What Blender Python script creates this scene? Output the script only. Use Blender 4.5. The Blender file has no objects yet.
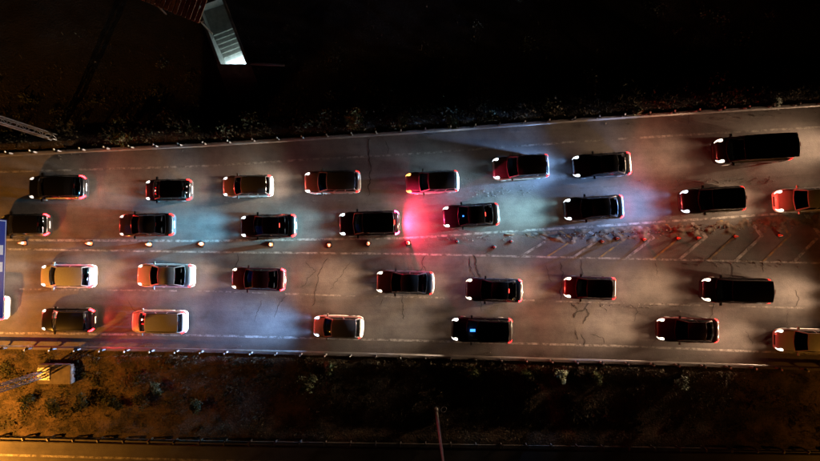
import bpy, bmesh, math, random
import numpy as np
from mathutils import Vector, Matrix, noise
from mathutils.geometry import delaunay_2d_cdt

random.seed(7)
rng = np.random.default_rng(7)
scene = bpy.context.scene
R = math.radians
COL = scene.collection

# ------------------------------------------------------------------ camera
CAM_H = 41.0
F_PX = 554.0                       # focal length in pixels of the 820 px wide photograph
cam_data = bpy.data.cameras.new('camera')
cam_data.sensor_width = 36.0
cam_data.lens = 36.0 * F_PX / 820.0
cam_data.clip_end = 2000.0
cam = bpy.data.objects.new('camera', cam_data)
COL.objects.link(cam)
cam.location = (0, 0, CAM_H)
cam.rotation_euler = (R(2.33), R(0.5), 0)
scene.camera = cam
CAM_R = cam.rotation_euler.to_matrix()

# ------------------------------------------------------------------ night sky, weak moon, exposure
world = bpy.data.worlds.new('World')
scene.world = world
world.use_nodes = True
wn = world.node_tree
bg = wn.nodes['Background']
sky = wn.nodes.new('ShaderNodeTexSky')
sky.sky_type = 'NISHITA'
sky.sun_disc = False
sky.sun_elevation = R(4)
sky.sun_rotation = R(200)
wn.links.new(sky.outputs[0], bg.inputs[0])
bg.inputs[1].default_value = 0.0002
moon = bpy.data.lights.new('moon', 'SUN')
moon.energy = 0.0008
moon.angle = R(2)
moon.color = (0.8, 0.88, 1.0)
moon_o = bpy.data.objects.new('moon', moon)
COL.objects.link(moon_o)
moon_o.rotation_euler = (R(50), 0, R(20))
vs = scene.view_settings
vs.view_transform = 'Standard'
vs.look = 'None'
vs.exposure = 0.0
vs.gamma = 1.0
vs.use_curve_mapping = False
scene.cycles.use_denoising = True
scene.cycles.use_light_tree = True
scene.cycles.max_bounces = 5
scene.cycles.transparent_max_bounces = 8
scene.cycles.sample_clamp_indirect = 4.0
scene.cycles.caustics_reflective = False
scene.cycles.caustics_refractive = False


def px(x, y, z=0.0):
    """photo pixel -> world point on the horizontal plane at height z"""
    d = CAM_R @ Vector(((x - 410.0) / F_PX, -(y - 230.5) / F_PX, -1.0))
    t = (z - CAM_H) / d.z
    return Vector((d.x * t, d.y * t, z))


# ------------------------------------------------------------------ materials
MATS = {}


def nt(name):
    m = bpy.data.materials.new(name)
    m.use_nodes = True
    n = m.node_tree.nodes
    b = n['Principled BSDF']
    return m, m.node_tree, b


def simple(name, col, rough=0.6, metal=0.0, coat=0.0, noise_amt=0.15, scale=8.0, bump=0.0):
    if name in MATS:
        return MATS[name]
    m, t, b = nt(name)
    tc = t.nodes.new('ShaderNodeTexCoord')
    no = t.nodes.new('ShaderNodeTexNoise')
    no.inputs['Scale'].default_value = scale
    no.inputs['Detail'].default_value = 6
    t.links.new(tc.outputs['Object'], no.inputs['Vector'])
    mr = t.nodes.new('ShaderNodeMapRange')
    mr.inputs[1].default_value = 0.3
    mr.inputs[2].default_value = 0.7
    mr.inputs[3].default_value = 1.0 - noise_amt
    mr.inputs[4].default_value = 1.0 + noise_amt
    t.links.new(no.outputs[0], mr.inputs[0])
    mx = t.nodes.new('ShaderNodeMix')
    mx.data_type = 'RGBA'
    mx.blend_type = 'MULTIPLY'
    mx.inputs[0].default_value = 1.0
    mx.inputs[6].default_value = (*col, 1)
    t.links.new(mr.outputs[0], mx.inputs[7])
    t.links.new(mx.outputs[2], b.inputs['Base Color'])
    b.inputs['Roughness'].default_value = rough
    b.inputs['Metallic'].default_value = metal
    b.inputs['Coat Weight'].default_value = coat
    b.inputs['Coat Roughness'].default_value = 0.06
    if bump:
        bp = t.nodes.new('ShaderNodeBump')
        bp.inputs['Strength'].default_value = bump
        bp.inputs['Distance'].default_value = 0.02
        t.links.new(no.outputs[0], bp.inputs['Height'])
        t.links.new(bp.outputs[0], b.inputs['Normal'])
    MATS[name] = m
    return m


def emit(name, col, strength, base=(0.05, 0.05, 0.05)):
    if name in MATS:
        return MATS[name]
    m, t, b = nt(name)
    b.inputs['Base Color'].default_value = (*base, 1)
    b.inputs['Emission Color'].default_value = (*col, 1)
    b.inputs['Emission Strength'].default_value = strength
    b.inputs['Roughness'].default_value = 0.2
    MATS[name] = m
    return m


def glass_mat():
    m = bpy.data.materials.new('tinted_glass')
    m.use_nodes = True
    t = m.node_tree
    t.nodes.clear()
    out = t.nodes.new('ShaderNodeOutputMaterial')
    mix = t.nodes.new('ShaderNodeMixShader')
    tr = t.nodes.new('ShaderNodeBsdfTransparent')
    tr.inputs[0].default_value = (0.38, 0.42, 0.42, 1)
    gl = t.nodes.new('ShaderNodeBsdfGlossy')
    gl.inputs[0].default_value = (0.9, 0.95, 1, 1)
    gl.inputs['Roughness'].default_value = 0.05
    fr = t.nodes.new('ShaderNodeFresnel')
    fr.inputs[0].default_value = 1.5
    t.links.new(fr.outputs[0], mix.inputs[0])
    t.links.new(tr.outputs[0], mix.inputs[1])
    t.links.new(gl.outputs[0], mix.inputs[2])
    t.links.new(mix.outputs[0], out.inputs[0])
    return m


GLASS = glass_mat()


def ramp(t, stops):
    r = t.nodes.new('ShaderNodeValToRGB')
    e = r.color_ramp.elements
    while len(e) > 1:
        e.remove(e[-1])
    e[0].position, e[0].color = stops[0][0], (*stops[0][1], 1)
    for p, c in stops[1:]:
        k = e.new(p)
        k.color = (*c, 1)
    return r


def asphalt_mat(name, dark, mid, light, streak=True):
    m, t, b = nt(name)
    tc = t.nodes.new('ShaderNodeTexCoord')
    mp = t.nodes.new('ShaderNodeMapping')
    mp.inputs['Scale'].default_value = (0.05, 0.55, 1)
    t.links.new(tc.outputs['Object'], mp.inputs[0])
    n1 = t.nodes.new('ShaderNodeTexNoise')       # worn tracks along the road
    n1.inputs['Scale'].default_value = 1.6
    n1.inputs['Detail'].default_value = 7
    n1.inputs['Roughness'].default_value = 0.62
    t.links.new(mp.outputs[0], n1.inputs['Vector'])
    n2 = t.nodes.new('ShaderNodeTexNoise')       # blotches
    n2.inputs['Scale'].default_value = 0.7
    n2.inputs['Detail'].default_value = 9
    n2.inputs['Roughness'].default_value = 0.68
    t.links.new(tc.outputs['Object'], n2.inputs['Vector'])
    n3 = t.nodes.new('ShaderNodeTexNoise')       # aggregate
    n3.inputs['Scale'].default_value = 14
    n3.inputs['Detail'].default_value = 4
    t.links.new(tc.outputs['Object'], n3.inputs['Vector'])
    a1 = t.nodes.new('ShaderNodeMath')
    a1.operation = 'MULTIPLY_ADD'
    a1.inputs[1].default_value = 0.36 if streak else 0.2
    t.links.new(n1.outputs[0], a1.inputs[0])
    a0 = t.nodes.new('ShaderNodeMath')
    a0.operation = 'MULTIPLY'
    a0.inputs[1].default_value = 0.5
    t.links.new(n2.outputs[0], a0.inputs[0])
    t.links.new(a0.outputs[0], a1.inputs[2])
    a2 = t.nodes.new('ShaderNodeMath')
    a2.operation = 'MULTIPLY_ADD'
    a2.inputs[1].default_value = 0.16
    t.links.new(n3.outputs[0], a2.inputs[0])
    t.links.new(a1.outputs[0], a2.inputs[2])
    r = ramp(t, [(0.34, dark), (0.5, mid), (0.68, light)])
    t.links.new(a2.outputs[0], r.inputs[0])
    t.links.new(r.outputs[0], b.inputs['Base Color'])
    b.inputs['Roughness'].default_value = 0.82
    bp = t.nodes.new('ShaderNodeBump')
    bp.inputs['Strength'].default_value = 0.5
    bp.inputs['Distance'].default_value = 0.02
    ad = t.nodes.new('ShaderNodeMath')
    ad.operation = 'ADD'
    t.links.new(n3.outputs[0], ad.inputs[0])
    t.links.new(n2.outputs[0], ad.inputs[1])
    t.links.new(ad.outputs[0], bp.inputs['Height'])
    t.links.new(bp.outputs[0], b.inputs['Normal'])
    return m


def soil_mat():
    m, t, b = nt('verge_soil')
    tc = t.nodes.new('ShaderNodeTexCoord')
    n1 = t.nodes.new('ShaderNodeTexNoise')
    n1.inputs['Scale'].default_value = 0.8
    n1.inputs['Detail'].default_value = 10
    n1.inputs['Roughness'].default_value = 0.7
    t.links.new(tc.outputs['Object'], n1.inputs['Vector'])
    n3 = t.nodes.new('ShaderNodeTexNoise')
    n3.inputs['Scale'].default_value = 9
    n3.inputs['Detail'].default_value = 6
    t.links.new(tc.outputs['Object'], n3.inputs['Vector'])
    r = ramp(t, [(0.38, (0.014, 0.012, 0.007)), (0.48, (0.045, 0.034, 0.018)),
                 (0.58, (0.11, 0.074, 0.04)), (0.75, (0.17, 0.12, 0.07))])
    ad = t.nodes.new('ShaderNodeMath')
    ad.operation = 'MULTIPLY_ADD'
    ad.inputs[1].default_value = 0.25
    t.links.new(n3.outputs[0], ad.inputs[0])
    mm = t.nodes.new('ShaderNodeMath')
    mm.operation = 'MULTIPLY'
    mm.inputs[1].default_value = 0.78
    t.links.new(n1.outputs[0], mm.inputs[0])
    t.links.new(mm.outputs[0], ad.inputs[2])
    t.links.new(ad.outputs[0], r.inputs[0])
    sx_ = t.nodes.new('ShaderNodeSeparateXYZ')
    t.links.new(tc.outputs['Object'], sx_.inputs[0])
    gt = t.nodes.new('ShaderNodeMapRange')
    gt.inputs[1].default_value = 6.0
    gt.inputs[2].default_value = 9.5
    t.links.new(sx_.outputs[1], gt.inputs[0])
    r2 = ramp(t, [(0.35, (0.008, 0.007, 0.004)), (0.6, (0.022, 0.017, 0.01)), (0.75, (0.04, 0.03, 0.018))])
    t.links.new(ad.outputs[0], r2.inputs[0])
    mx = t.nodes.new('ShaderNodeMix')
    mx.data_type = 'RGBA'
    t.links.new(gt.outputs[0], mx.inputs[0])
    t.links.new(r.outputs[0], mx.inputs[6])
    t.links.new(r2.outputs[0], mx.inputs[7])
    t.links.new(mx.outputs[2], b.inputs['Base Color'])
    b.inputs['Roughness'].default_value = 0.95
    bp = t.nodes.new('ShaderNodeBump')
    bp.inputs['Strength'].default_value = 0.8
    bp.inputs['Distance'].default_value = 0.08
    t.links.new(n3.outputs[0], bp.inputs['Height'])
    t.links.new(bp.outputs[0], b.inputs['Normal'])
    return m


def paint_line_mat(name, col, wear_lo=0.42, wear_hi=0.62, base=(0.12, 0.105, 0.09)):
    m, t, b = nt(name)
    tc = t.nodes.new('ShaderNodeTexCoord')
    n1 = t.nodes.new('ShaderNodeTexNoise')
    n1.inputs['Scale'].default_value = 2.2
    n1.inputs['Detail'].default_value = 10
    n1.inputs['Roughness'].default_value = 0.75
    t.links.new(tc.outputs['Object'], n1.inputs['Vector'])
    r = ramp(t, [(wear_lo, base), (wear_hi, col)])
    t.links.new(n1.outputs[0], r.inputs[0])
    t.links.new(r.outputs[0], b.inputs['Base Color'])
    b.inputs['Roughness'].default_value = 0.75
    return m


def leaf_mat(name, c0, c1):
    m, t, b = nt(name)
    tc = t.nodes.new('ShaderNodeTexCoord')
    n1 = t.nodes.new('ShaderNodeTexNoise')
    n1.inputs['Scale'].default_value = 1.7
    n1.inputs['Detail'].default_value = 6
    t.links.new(tc.outputs['Object'], n1.inputs['Vector'])
    r = ramp(t, [(0.35, c0), (0.65, c1)])
    t.links.new(n1.outputs[0], r.inputs[0])
    t.links.new(r.outputs[0], b.inputs['Base Color'])
    b.inputs['Roughness'].default_value = 0.7
    return m


ASPHALT = asphalt_mat('worn_asphalt', (0.06, 0.053, 0.047), (0.125, 0.11, 0.098), (0.2, 0.178, 0.155))
ASPHALT2 = asphalt_mat('service_road_asphalt', (0.06, 0.053, 0.047), (0.11, 0.1, 0.088), (0.17, 0.15, 0.13))
SOIL = soil_mat()
WHITE_LINE = paint_line_mat('worn_white_paint', (0.52, 0.49, 0.44))
FAINT_LINE = paint_line_mat('faded_white_paint', (0.42, 0.39, 0.34), 0.46, 0.68)
GHOST_LINE = paint_line_mat('ghost_white_paint', (0.26, 0.24, 0.2), 0.5, 0.75)
YELLOW_LINE = paint_line_mat('worn_yellow_paint', (0.42, 0.27, 0.06), 0.4, 0.62)
GALV = simple('galvanised_steel', (0.36, 0.36, 0.35), 0.5, 0.6, 0, 0.2, 3)
RAIL_M = simple('weathered_rail', (0.09, 0.08, 0.07), 0.6, 0.2, 0, 0.35, 1.5)
POST_M = simple('post_steel', (0.25, 0.24, 0.23), 0.55, 0.4, 0, 0.25, 3)
REFL = simple('reflector_white', (0.8, 0.8, 0.78), 0.35)
CONCRETE = simple('concrete', (0.15, 0.125, 0.1), 0.9, 0, 0, 0.3, 2.5, 0.3)
CRACK_M = simple('crack_filler', (0.045, 0.039, 0.033), 0.9)
DIRT_M = simple('loose_dirt', (0.17, 0.125, 0.085), 0.95, 0, 0, 0.5, 3, 0.6)
STONE_M = simple('gravel_stone', (0.16, 0.14, 0.115), 0.9, 0, 0, 0.35, 2)
RUBBER = simple('black_rubber', (0.015, 0.015, 0.016), 0.8)
RIM_M = simple('alloy', (0.45, 0.45, 0.46), 0.35, 0.8)
BLACK_PL = simple('black_plastic', (0.018, 0.018, 0.02), 0.55)
SEAT_M = simple('seat_fabric', (0.035, 0.033, 0.034), 0.85)
PLATE_M = simple('plate_white', (0.75, 0.75, 0.72), 0.4, 0, 0, 0.05)
ORANGE = simple('cone_orange', (0.55, 0.085, 0.012), 0.6)
CONE_WHITE = simple('cone_white', (0.34, 0.31, 0.28), 0.5)
BLUE_SIGN = simple('sign_blue', (0.008, 0.042, 0.32), 0.35, 0, 0, 0.08, 1)
SIGN_WHITE = simple('sign_white', (0.8, 0.82, 0.85), 0.4, 0, 0, 0.05)
WOOD = simple('canopy_slats', (0.4, 0.25, 0.15), 0.8, 0, 0, 0.35, 5, 0.3)
WOOD_D = simple('canopy_beam', (0.08, 0.05, 0.03), 0.85)
STAIR_M = simple('stair_concrete', (0.42, 0.42, 0.4), 0.85, 0, 0, 0.22, 3, 0.2)
WALL_M = simple('retaining_wall', (0.45, 0.45, 0.43), 0.85, 0, 0, 0.2, 3, 0.2)
GRASS_M = leaf_mat('dry_grass', (0.035, 0.034, 0.012), (0.12, 0.09, 0.038))
LEAF_D = leaf_mat('leaf_dark', (0.018, 0.03, 0.01), (0.04, 0.055, 0.018))
LEAF_L = leaf_mat('leaf_light', (0.06, 0.085, 0.03), (0.12, 0.14, 0.06))
BARK = simple('bush_stem', (0.07, 0.05, 0.03), 0.9)


# ------------------------------------------------------------------ mesh helpers
class MB:
    def __init__(self):
        self.v, self.f = [], []

    def add(self, verts, faces):
        o = len(self.v)
        self.v += [tuple(p) for p in verts]
        self.f += [tuple(i + o for i in f) for f in faces]
        return self

    def box(self, c, s, rot=None):
        hx, hy, hz = s[0] / 2, s[1] / 2, s[2] / 2
        vs_ = [Vector((x, y, z)) for x in (-hx, hx) for y in (-hy, hy) for z in (-hz, hz)]
        if rot is not None:
            vs_ = [rot @ p for p in vs_]
        c = Vector(c)
        return self.add([p + c for p in vs_],
                        [(0, 1, 3, 2), (4, 6, 7, 5), (0, 4, 5, 1), (2, 3, 7, 6), (0, 2, 6, 4), (1, 5, 7, 3)])

    def tube(self, a, b, r0, r1=None, n=8, caps=True):
        a, b = Vector(a), Vector(b)
        r1 = r0 if r1 is None else r1
        d = (b - a).normalized()
        u = d.orthogonal().normalized()
        w = d.cross(u)
        vs_ = []
        for p, r in ((a, r0), (b, r1)):
            for k in range(n):
                t = 2 * math.pi * k / n
                vs_.append(p + u * (math.cos(t) * r) + w * (math.sin(t) * r))
        fs = [(k, (k + 1) % n, n + (k + 1) % n, n + k) for k in range(n)]
        if caps:
            fs += [tuple(range(n - 1, -1, -1)), tuple(range(n, 2 * n))]
        return self.add(vs_, fs)

    def lathe(self, prof, n=16, axis='Z', c=(0, 0, 0)):
        vs_ = []
        for r, h in prof:
            for k in range(n):
                t = 2 * math.pi * k / n
                if axis == 'Z':
                    p = (r * math.cos(t), r * math.sin(t), h)
                else:
                    p = (r * math.cos(t), h, r * math.sin(t))
                vs_.append(Vector(p) + Vector(c))
        fs = []
        for i in range(len(prof) - 1):
            for k in range(n):
                a, b = i * n + k, i * n + (k + 1) % n
                fs.append((a, b, b + n, a + n))
        fs.append(tuple(range(n - 1, -1, -1)))
        fs.append(tuple(range((len(prof) - 1) * n, len(prof) * n)))
        return self.add(vs_, fs)

    def grid(self, pts):
        """pts: list of rows of points"""
        nr, nc = len(pts), len(pts[0])
        fs = [(i * nc + j, i * nc + j + 1, (i + 1) * nc + j + 1, (i + 1) * nc + j)
              for i in range(nr - 1) for j in range(nc - 1)]
        return self.add([p for row in pts for p in row], fs)

    def mesh(self, name, mat=None, smooth=False):
        me = bpy.data.meshes.new(name)
        me.from_pydata(self.v, [], self.f)
        if smooth:
            bm = bmesh.new()
            bm.from_mesh(me)
            bmesh.ops.remove_doubles(bm, verts=bm.verts, dist=0.0008)
            bmesh.ops.recalc_face_normals(bm, faces=bm.faces)
            bm.to_mesh(me)
            bm.free()
            me.shade_smooth()
            if hasattr(me, 'set_sharp_from_angle'):
                me.set_sharp_from_angle(angle=R(38))
        else:
            bm = bmesh.new()
            bm.from_mesh(me)
            bmesh.ops.recalc_face_normals(bm, faces=bm.faces)
            bm.to_mesh(me)
            bm.free()
        if mat is not None:
            me.materials.append(mat)
        return me


def obj(name, me, parent=None, loc=None, rot=None):
    o = bpy.data.objects.new(name, me)
    COL.objects.link(o)
    if parent is not None:
        o.parent = parent
    if loc is not None:
        o.location = loc
    if rot is not None:
        o.rotation_euler = rot
    return o


def thing(name, label, cat, loc=(0, 0, 0), rz=0.0, group=None):
    o = bpy.data.objects.new(name, None)
    COL.objects.link(o)
    o.location = loc
    o.rotation_euler = (0, 0, rz)
    tag(o, label, cat, group)
    return o


def tag(o, label, cat, group=None):
    o['label'] = label
    o['category'] = cat
    if group:
        o['group'] = group
    return o


def lerp_tab(tab, x):
    if x <= tab[0][0]:
        (x0, y0), (x1, y1) = tab[0], tab[1]
    elif x >= tab[-1][0]:
        (x0, y0), (x1, y1) = tab[-2], tab[-1]
    else:
        for (x0, y0), (x1, y1) in zip(tab, tab[1:]):
            if x0 <= x <= x1:
                break
    return y0 + (y1 - y0) * (x - x0) / (x1 - x0)


# ------------------------------------------------------------------ layout lines (from photo pixels on known planes)
def wline(pts, z=0.0):
    return [(p.x, p.y) for p in (px(a, b, z) for a, b in pts)]


N_RAIL = wline([(0, 155), (100, 150), (205, 145), (410, 132.3), (615, 117.5), (820, 104.5)], 0.75)
S_RAIL = wline([(0, 346.8), (205, 350.3), (410, 355.5), (615, 361.5), (820, 368.5)], 0.75)
L_RAIL = wline([(0, 441), (205, 446), (410, 449), (820, 455)], 0.75)
N_EDGE = wline([(0, 172), (205, 166), (300, 160), (410, 154), (615, 139), (820, 127)])
N_LANE = wline([(0, 206), (205, 203), (410, 199), (500, 193), (615, 186), (820, 174)])
N_LOW = wline([(0, 240), (205, 241), (410, 238), (500, 232), (600, 226), (820, 211)])
S_TOP = wline([(0, 249), (205, 252), (410, 254), (615, 258.5), (820, 263)])
S_LANE = wline([(0, 289), (205, 291), (350, 296), (410, 297), (615, 303), (820, 308.5)])
S_EDGE = wline([(0, 333), (205, 335.5), (410, 340.5), (615, 346), (820, 354)])
L_LINE = wline([(0, 455), (205, 460.5), (410, 465), (820, 473)])


def Nr(x): return lerp_tab(N_RAIL, x)
def Sr(x): return lerp_tab(S_RAIL, x)
def Lr(x): return lerp_tab(L_RAIL, x)


XL, XR = -62.0, 62.0


def sstep(a, b, x):
    t = min(1.0, max(0.0, (x - a) / (b - a)))
    return t * t * (3 - 2 * t)


PIT_C = None
G_NORTH = -0.9


def ground_z(x, y):
    n = noise.fractal(Vector((x * 0.25, y * 0.25, 3.1)), 1.0, 2.0, 4)
    if y > 0:
        d = y - (Nr(x) + 0.55)
        if d < 0:
            return -0.16
        z = -0.06 + (G_NORTH + 0.06) * sstep(0.0, 4.5, d) + n * 0.16 * sstep(0.3, 3, d)
        if PIT_C is not None:
            r = math.hypot(x - PIT_C[0], y - PIT_C[1])
            z = G_NORTH + (z - G_NORTH) * sstep(4.5, 8.0, r)
        return z
    d = (Sr(x) - 0.55) - y
    if d < 0:
        return -0.16
    d2 = y - (Lr(x) + 0.25)
    if d2 < 0:
        if y < Lr(x) - 14.0:
            return -0.16 + n * 0.1 * sstep(0, 5, Lr(x) - 14.0 - y)
        return -0.16
    w = sstep(0, 1.2, d) * sstep(0, 1.2, d2)
    return -0.06 + (-0.32 + n * 0.2) * w


# ------------------------------------------------------------------ stairwell frame
P_O = px(219.5, 26.5, G_NORTH)
AX = Vector((0.36, -0.933, 0)).normalized()
PE = Vector((-AX.y, AX.x, 0))
HW = 0.92                                     # half width of the stairwell
LID_Y = px(232, 64.3, G_NORTH).y
PIT_C = (P_O.x + AX.x * 0.6, P_O.y + AX.y * 0.6)


def st(s, p, z):
    return P_O + AX * s + PE * p + Vector((0, 0, z))


def s_at_lid(p):
    return (LID_Y - P_O.y - PE.y * p) / AX.y


S0 = -2.05
rim = [st(S0, -HW, 0), st(S0, HW, 0), st(s_at_lid(HW), HW, 0), st(s_at_lid(-HW), -HW, 0)]


def in_rim(x, y, grow=0.0):
    v = Vector((x, y, 0)) - P_O
    v.z = 0
    s, p = v.dot(AX), v.dot(PE)
    return S0 - grow < s < s_at_lid(p) + grow and -HW - grow < p < HW + grow


# ------------------------------------------------------------------ ground sheet with the stairwell opening
def build_ground():
    pts, seen = [], set()
    xs = list(np.arange(-40, 40.01, 0.8))
    ys = list(np.arange(-26, 26.01, 0.55))
    for x in xs:
        for y in ys:
            if not in_rim(x, y, 0.12):
                pts.append((x + random.uniform(-.2, .2), y + random.uniform(-.15, .15)))
    for x in np.arange(-260, 261, 20):
        for y in np.arange(-260, 261, 20):
            if abs(x) > 42 or abs(y) > 28:
                pts.append((x, y))
    nb = len(pts)
    hole = [(p.x, p.y) for p in rim]
    pts += hole
    # keep jittered points out of the opening
    vin = [Vector(p) for p in pts]
    edges = [(nb, nb + 1), (nb + 1, nb + 2), (nb + 2, nb + 3), (nb + 3, nb)]
    v2, e2, f2, *_ = delaunay_2d_cdt(vin, edges, [], 0, 1e-5)
    vs_ = []
    for p in v2:
        onrim = any(abs(p.x - h[0]) + abs(p.y - h[1]) < 1e-3 for h in hole)
        vs_.append((p.x, p.y, G_NORTH if onrim else ground_z(p.x, p.y)))
    fs = []
    for f in f2:
        cx = sum(v2[i].x for i in f) / len(f)
        cy = sum(v2[i].y for i in f) / len(f)
        if not in_rim(cx, cy):
            fs.append(tuple(f))
    me = bpy.data.meshes.new('ground')
    me.from_pydata(vs_, [], fs)
    me.shade_smooth()
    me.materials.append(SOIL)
    o = obj('ground', me)
    o['kind'] = 'structure'


build_ground()


# ------------------------------------------------------------------ roads
def strip_mesh(name, up, lo, z, mat, x0=XL, x1=XR, n=60, zfun=None, thick=0.14):
    m = MB()
    xs = np.linspace(x0, x1, n)
    top = [[Vector((x, up(x), z)) for x in xs], [Vector((x, lo(x), z)) for x in xs]]
    m.grid(top)
    if thick:
        m.grid([[Vector((x, up(x), z)) for x in xs], [Vector((x, up(x), z - thick)) for x in xs]])
        m.grid([[Vector((x, lo(x), z)) for x in xs], [Vector((x, lo(x), z - thick)) for x in xs]])
    return m.mesh(name, mat)


road = obj('road', strip_mesh('road', lambda x: Nr(x) + 0.3, lambda x: Sr(x) - 0.3, 0.0, ASPHALT))
road['kind'] = 'structure'
road2 = obj('service_road', strip_mesh('service_road', lambda x: Lr(x) + 0.1, lambda x: Lr(x) - 12.0, 0.0, ASPHALT2))
road2['kind'] = 'structure'


def line_strip(name, tab, w, mat, parent, x0=XL, x1=XR, z=0.004, step=1.2):
    m = MB()
    n = max(2, int((x1 - x0) / step))
    xs = np.linspace(x0, x1, n)
    rows = [[], []]
    for x in xs:
        y = lerp_tab(tab, x)
        rows[0].append(Vector((x, y + w / 2 + 0.012 * math.sin(x * 3.1), z)))
        rows[1].append(Vector((x, y - w / 2 + 0.012 * math.sin(x * 2.3 + 1), z)))
    m.grid(rows)
    return obj(name, m.mesh(name, mat), parent)


line_strip('edge_line', N_EDGE, 0.15, FAINT_LINE, road)
line_strip('edge_line', N_LOW, 0.16, WHITE_LINE, road, x0=-40)
line_strip('edge_line', S_TOP, 0.14, WHITE_LINE, road, x0=-40)
line_strip('edge_line', S_EDGE, 0.15, WHITE_LINE, road)
line_strip('edge_line', L_LINE, 0.16, WHITE_LINE, road2)
x = -36.0
while x < 40:
    line_strip('lane_line', S_LANE, 0.12, FAINT_LINE, road, x, x + 5.2)
    line_strip('lane_line', N_LANE, 0.1, GHOST_LINE, road, x + 2, x + 5.0)
    x += 6.6


# chevrons of the gore
def chevron(ax, w, mat, upper=True):
    m = MB()
    apex_y = lerp_tab([(540, 240), (653, 238), (820, 235)], ax)
    a = px(ax, apex_y, 0.005)
    lowpx = lerp_tab([(410, 254), (615, 258.5), (820, 263)], ax - 20)
    d = px(ax - 26, lowpx - 1, 0.005)
    u = px(ax - 14, lerp_tab([(500, 234), (600, 228), (820, 213)], ax - 14) + 0.5, 0.005)
    hw = Vector((w / 2, 0, 0))
    m.grid([[a - hw, a + hw], [d - hw, d + hw]])
    if upper:
        m.grid([[a - hw, a + hw], [u - hw, u + hw]])
    o = obj('chevron', m.mesh('chevron', mat), road)


for k, ax in enumerate((548, 574, 600, 626, 653, 680, 706, 735, 762, 790, 820, 850)):
    chevron(ax, 0.32 if k % 2 == 0 else 0.22, WHITE_LINE if k % 2 == 0 else YELLOW_LINE)


# cracks
def crack(pts, w=0.05, jit=0.09, mat=CRACK_M):
    P = [px(a, b, 0.0045) for a, b in pts]
    line = [P[0]]
    for a, b in zip(P, P[1:]):
        n = max(2, int((b - a).length / 0.14))
        d = (b - a)
        o = Vector((-d.y, d.x, 0)).normalized()
        drift = 0
        for i in range(1, n + 1):
            t = i / n
            drift = drift * 0.7 + random.uniform(-jit, jit)
            line.append(a + d * t + o * drift * (0 if i == n else 1))
    rows = [[], []]
    for i, p in enumerate(line):
        q = line[min(i + 1, len(line) - 1)] - line[max(i - 1, 0)]
        o = Vector((-q.y, q.x, 0)).normalized()
        ww = w * random.uniform(0.35, 1.0) * (0.3 if i in (0, len(line) - 1) else 1)
        rows[0].append(p + o * ww / 2)
        rows[1].append(p - o * ww / 2)
    obj('crack', MB().grid(rows).mesh('crack', mat), road)


for pts, w in [
    ([(370, 138), (369, 152), (371, 168), (368, 196)], 0.11),
    ([(473, 255), (476, 268), (483, 286)], 0.13), ([(470, 257), (472, 272), (478, 288)], 0.07),
    ([(425, 256), (423, 266), (430, 276)], 0.07), ([(423, 266), (418, 274)], 0.05),
    ([(560, 262), (563, 272), (561, 300)], 0.08), ([(580, 259), (581, 276)], 0.05),
    ([(571, 303), (577, 312), (585, 308), (590, 303)], 0.14), ([(577, 312), (574, 318)], 0.14),
    ([(585, 308), (588, 316), (583, 324)], 0.16), ([(575, 330), (578, 340)], 0.1), ([(581, 334), (585, 342), (584, 347)], 0.09),
    ([(590, 334), (602, 337), (604, 344)], 0.07), ([(600, 303), (607, 312)], 0.06),
    ([(730, 263), (733, 277), (731, 285)], 0.12), ([(763, 262), (763, 273)], 0.07),
    ([(714, 303), (711, 316), (706, 330)], 0.07), ([(795, 290), (799, 300), (793, 307)], 0.07),
    ([(630, 305), (638, 312), (634, 322)], 0.06), ([(788, 312), (786, 326)], 0.04), ([(480, 299), (481, 312)], 0.06),
    ([(237, 254), (236, 270)], 0.09), ([(328, 258), (318, 282), (312, 306)], 0.07), ([(350, 262), (330, 290)], 0.05),
    ([(288, 296), (278, 306), (274, 318)], 0.06), ([(262, 300), (254, 322)], 0.05), ([(305, 262), (316, 270), (300, 287)], 0.05),
    ([(383, 298), (380, 306)], 0.05), ([(402, 294), (404, 320)], 0.07), ([(690, 110), (688, 124)], 0.05), ([(385, 140), (388, 154)], 0.06),
    ([(545, 265), (551, 283)], 0.05), ([(655, 262), (657, 276)], 0.05), ([(128, 300), (136, 312)], 0.04),
    ([(440, 230), (470, 231)], 0.05), ([(60, 335), (58, 345)], 0.04), ([(660, 330), (650, 348)], 0.05), ([(746, 330), (752, 345)], 0.05),
]:
    crack(pts, w)


# loose dirt heaped along the gore, gravel on the lanes
def dirt_band():
    m = MB()
    cols, rows = 240, 13
    x0, x1 = px(505, 236).x, px(860, 222).x
    pts = []
    for j in range(rows):
        r = []
        for i in range(cols):
            x = x0 + (x1 - x0) * i / (cols - 1)
            yt = lerp_tab(N_LOW, x) - 0.12
            wid = 0.2 + 1.05 * sstep(x0, x0 + 6, x)
            y = yt - wid * j / (rows - 1)
            v = j / (rows - 1)
            n = noise.fractal(Vector((x * 1.1, y * 2.0, 5)), 0.8, 2.0, 5)
            h = max(-0.01, (n * 0.07 + 0.012) * math.sin(math.pi * v) ** 0.8 - 0.006)
            r.append(Vector((x, y, h)))
        pts.append(r)
    m.grid(pts)
    me = m.mesh('loose_dirt', DIRT_M, False)
    me.shade_smooth()
    o = obj('loose_dirt', me)
    o['kind'] = 'stuff'
    tag(o, 'loose brown dirt heaped along the hatched gore between the carriageways', 'dirt')


dirt_band()


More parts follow.
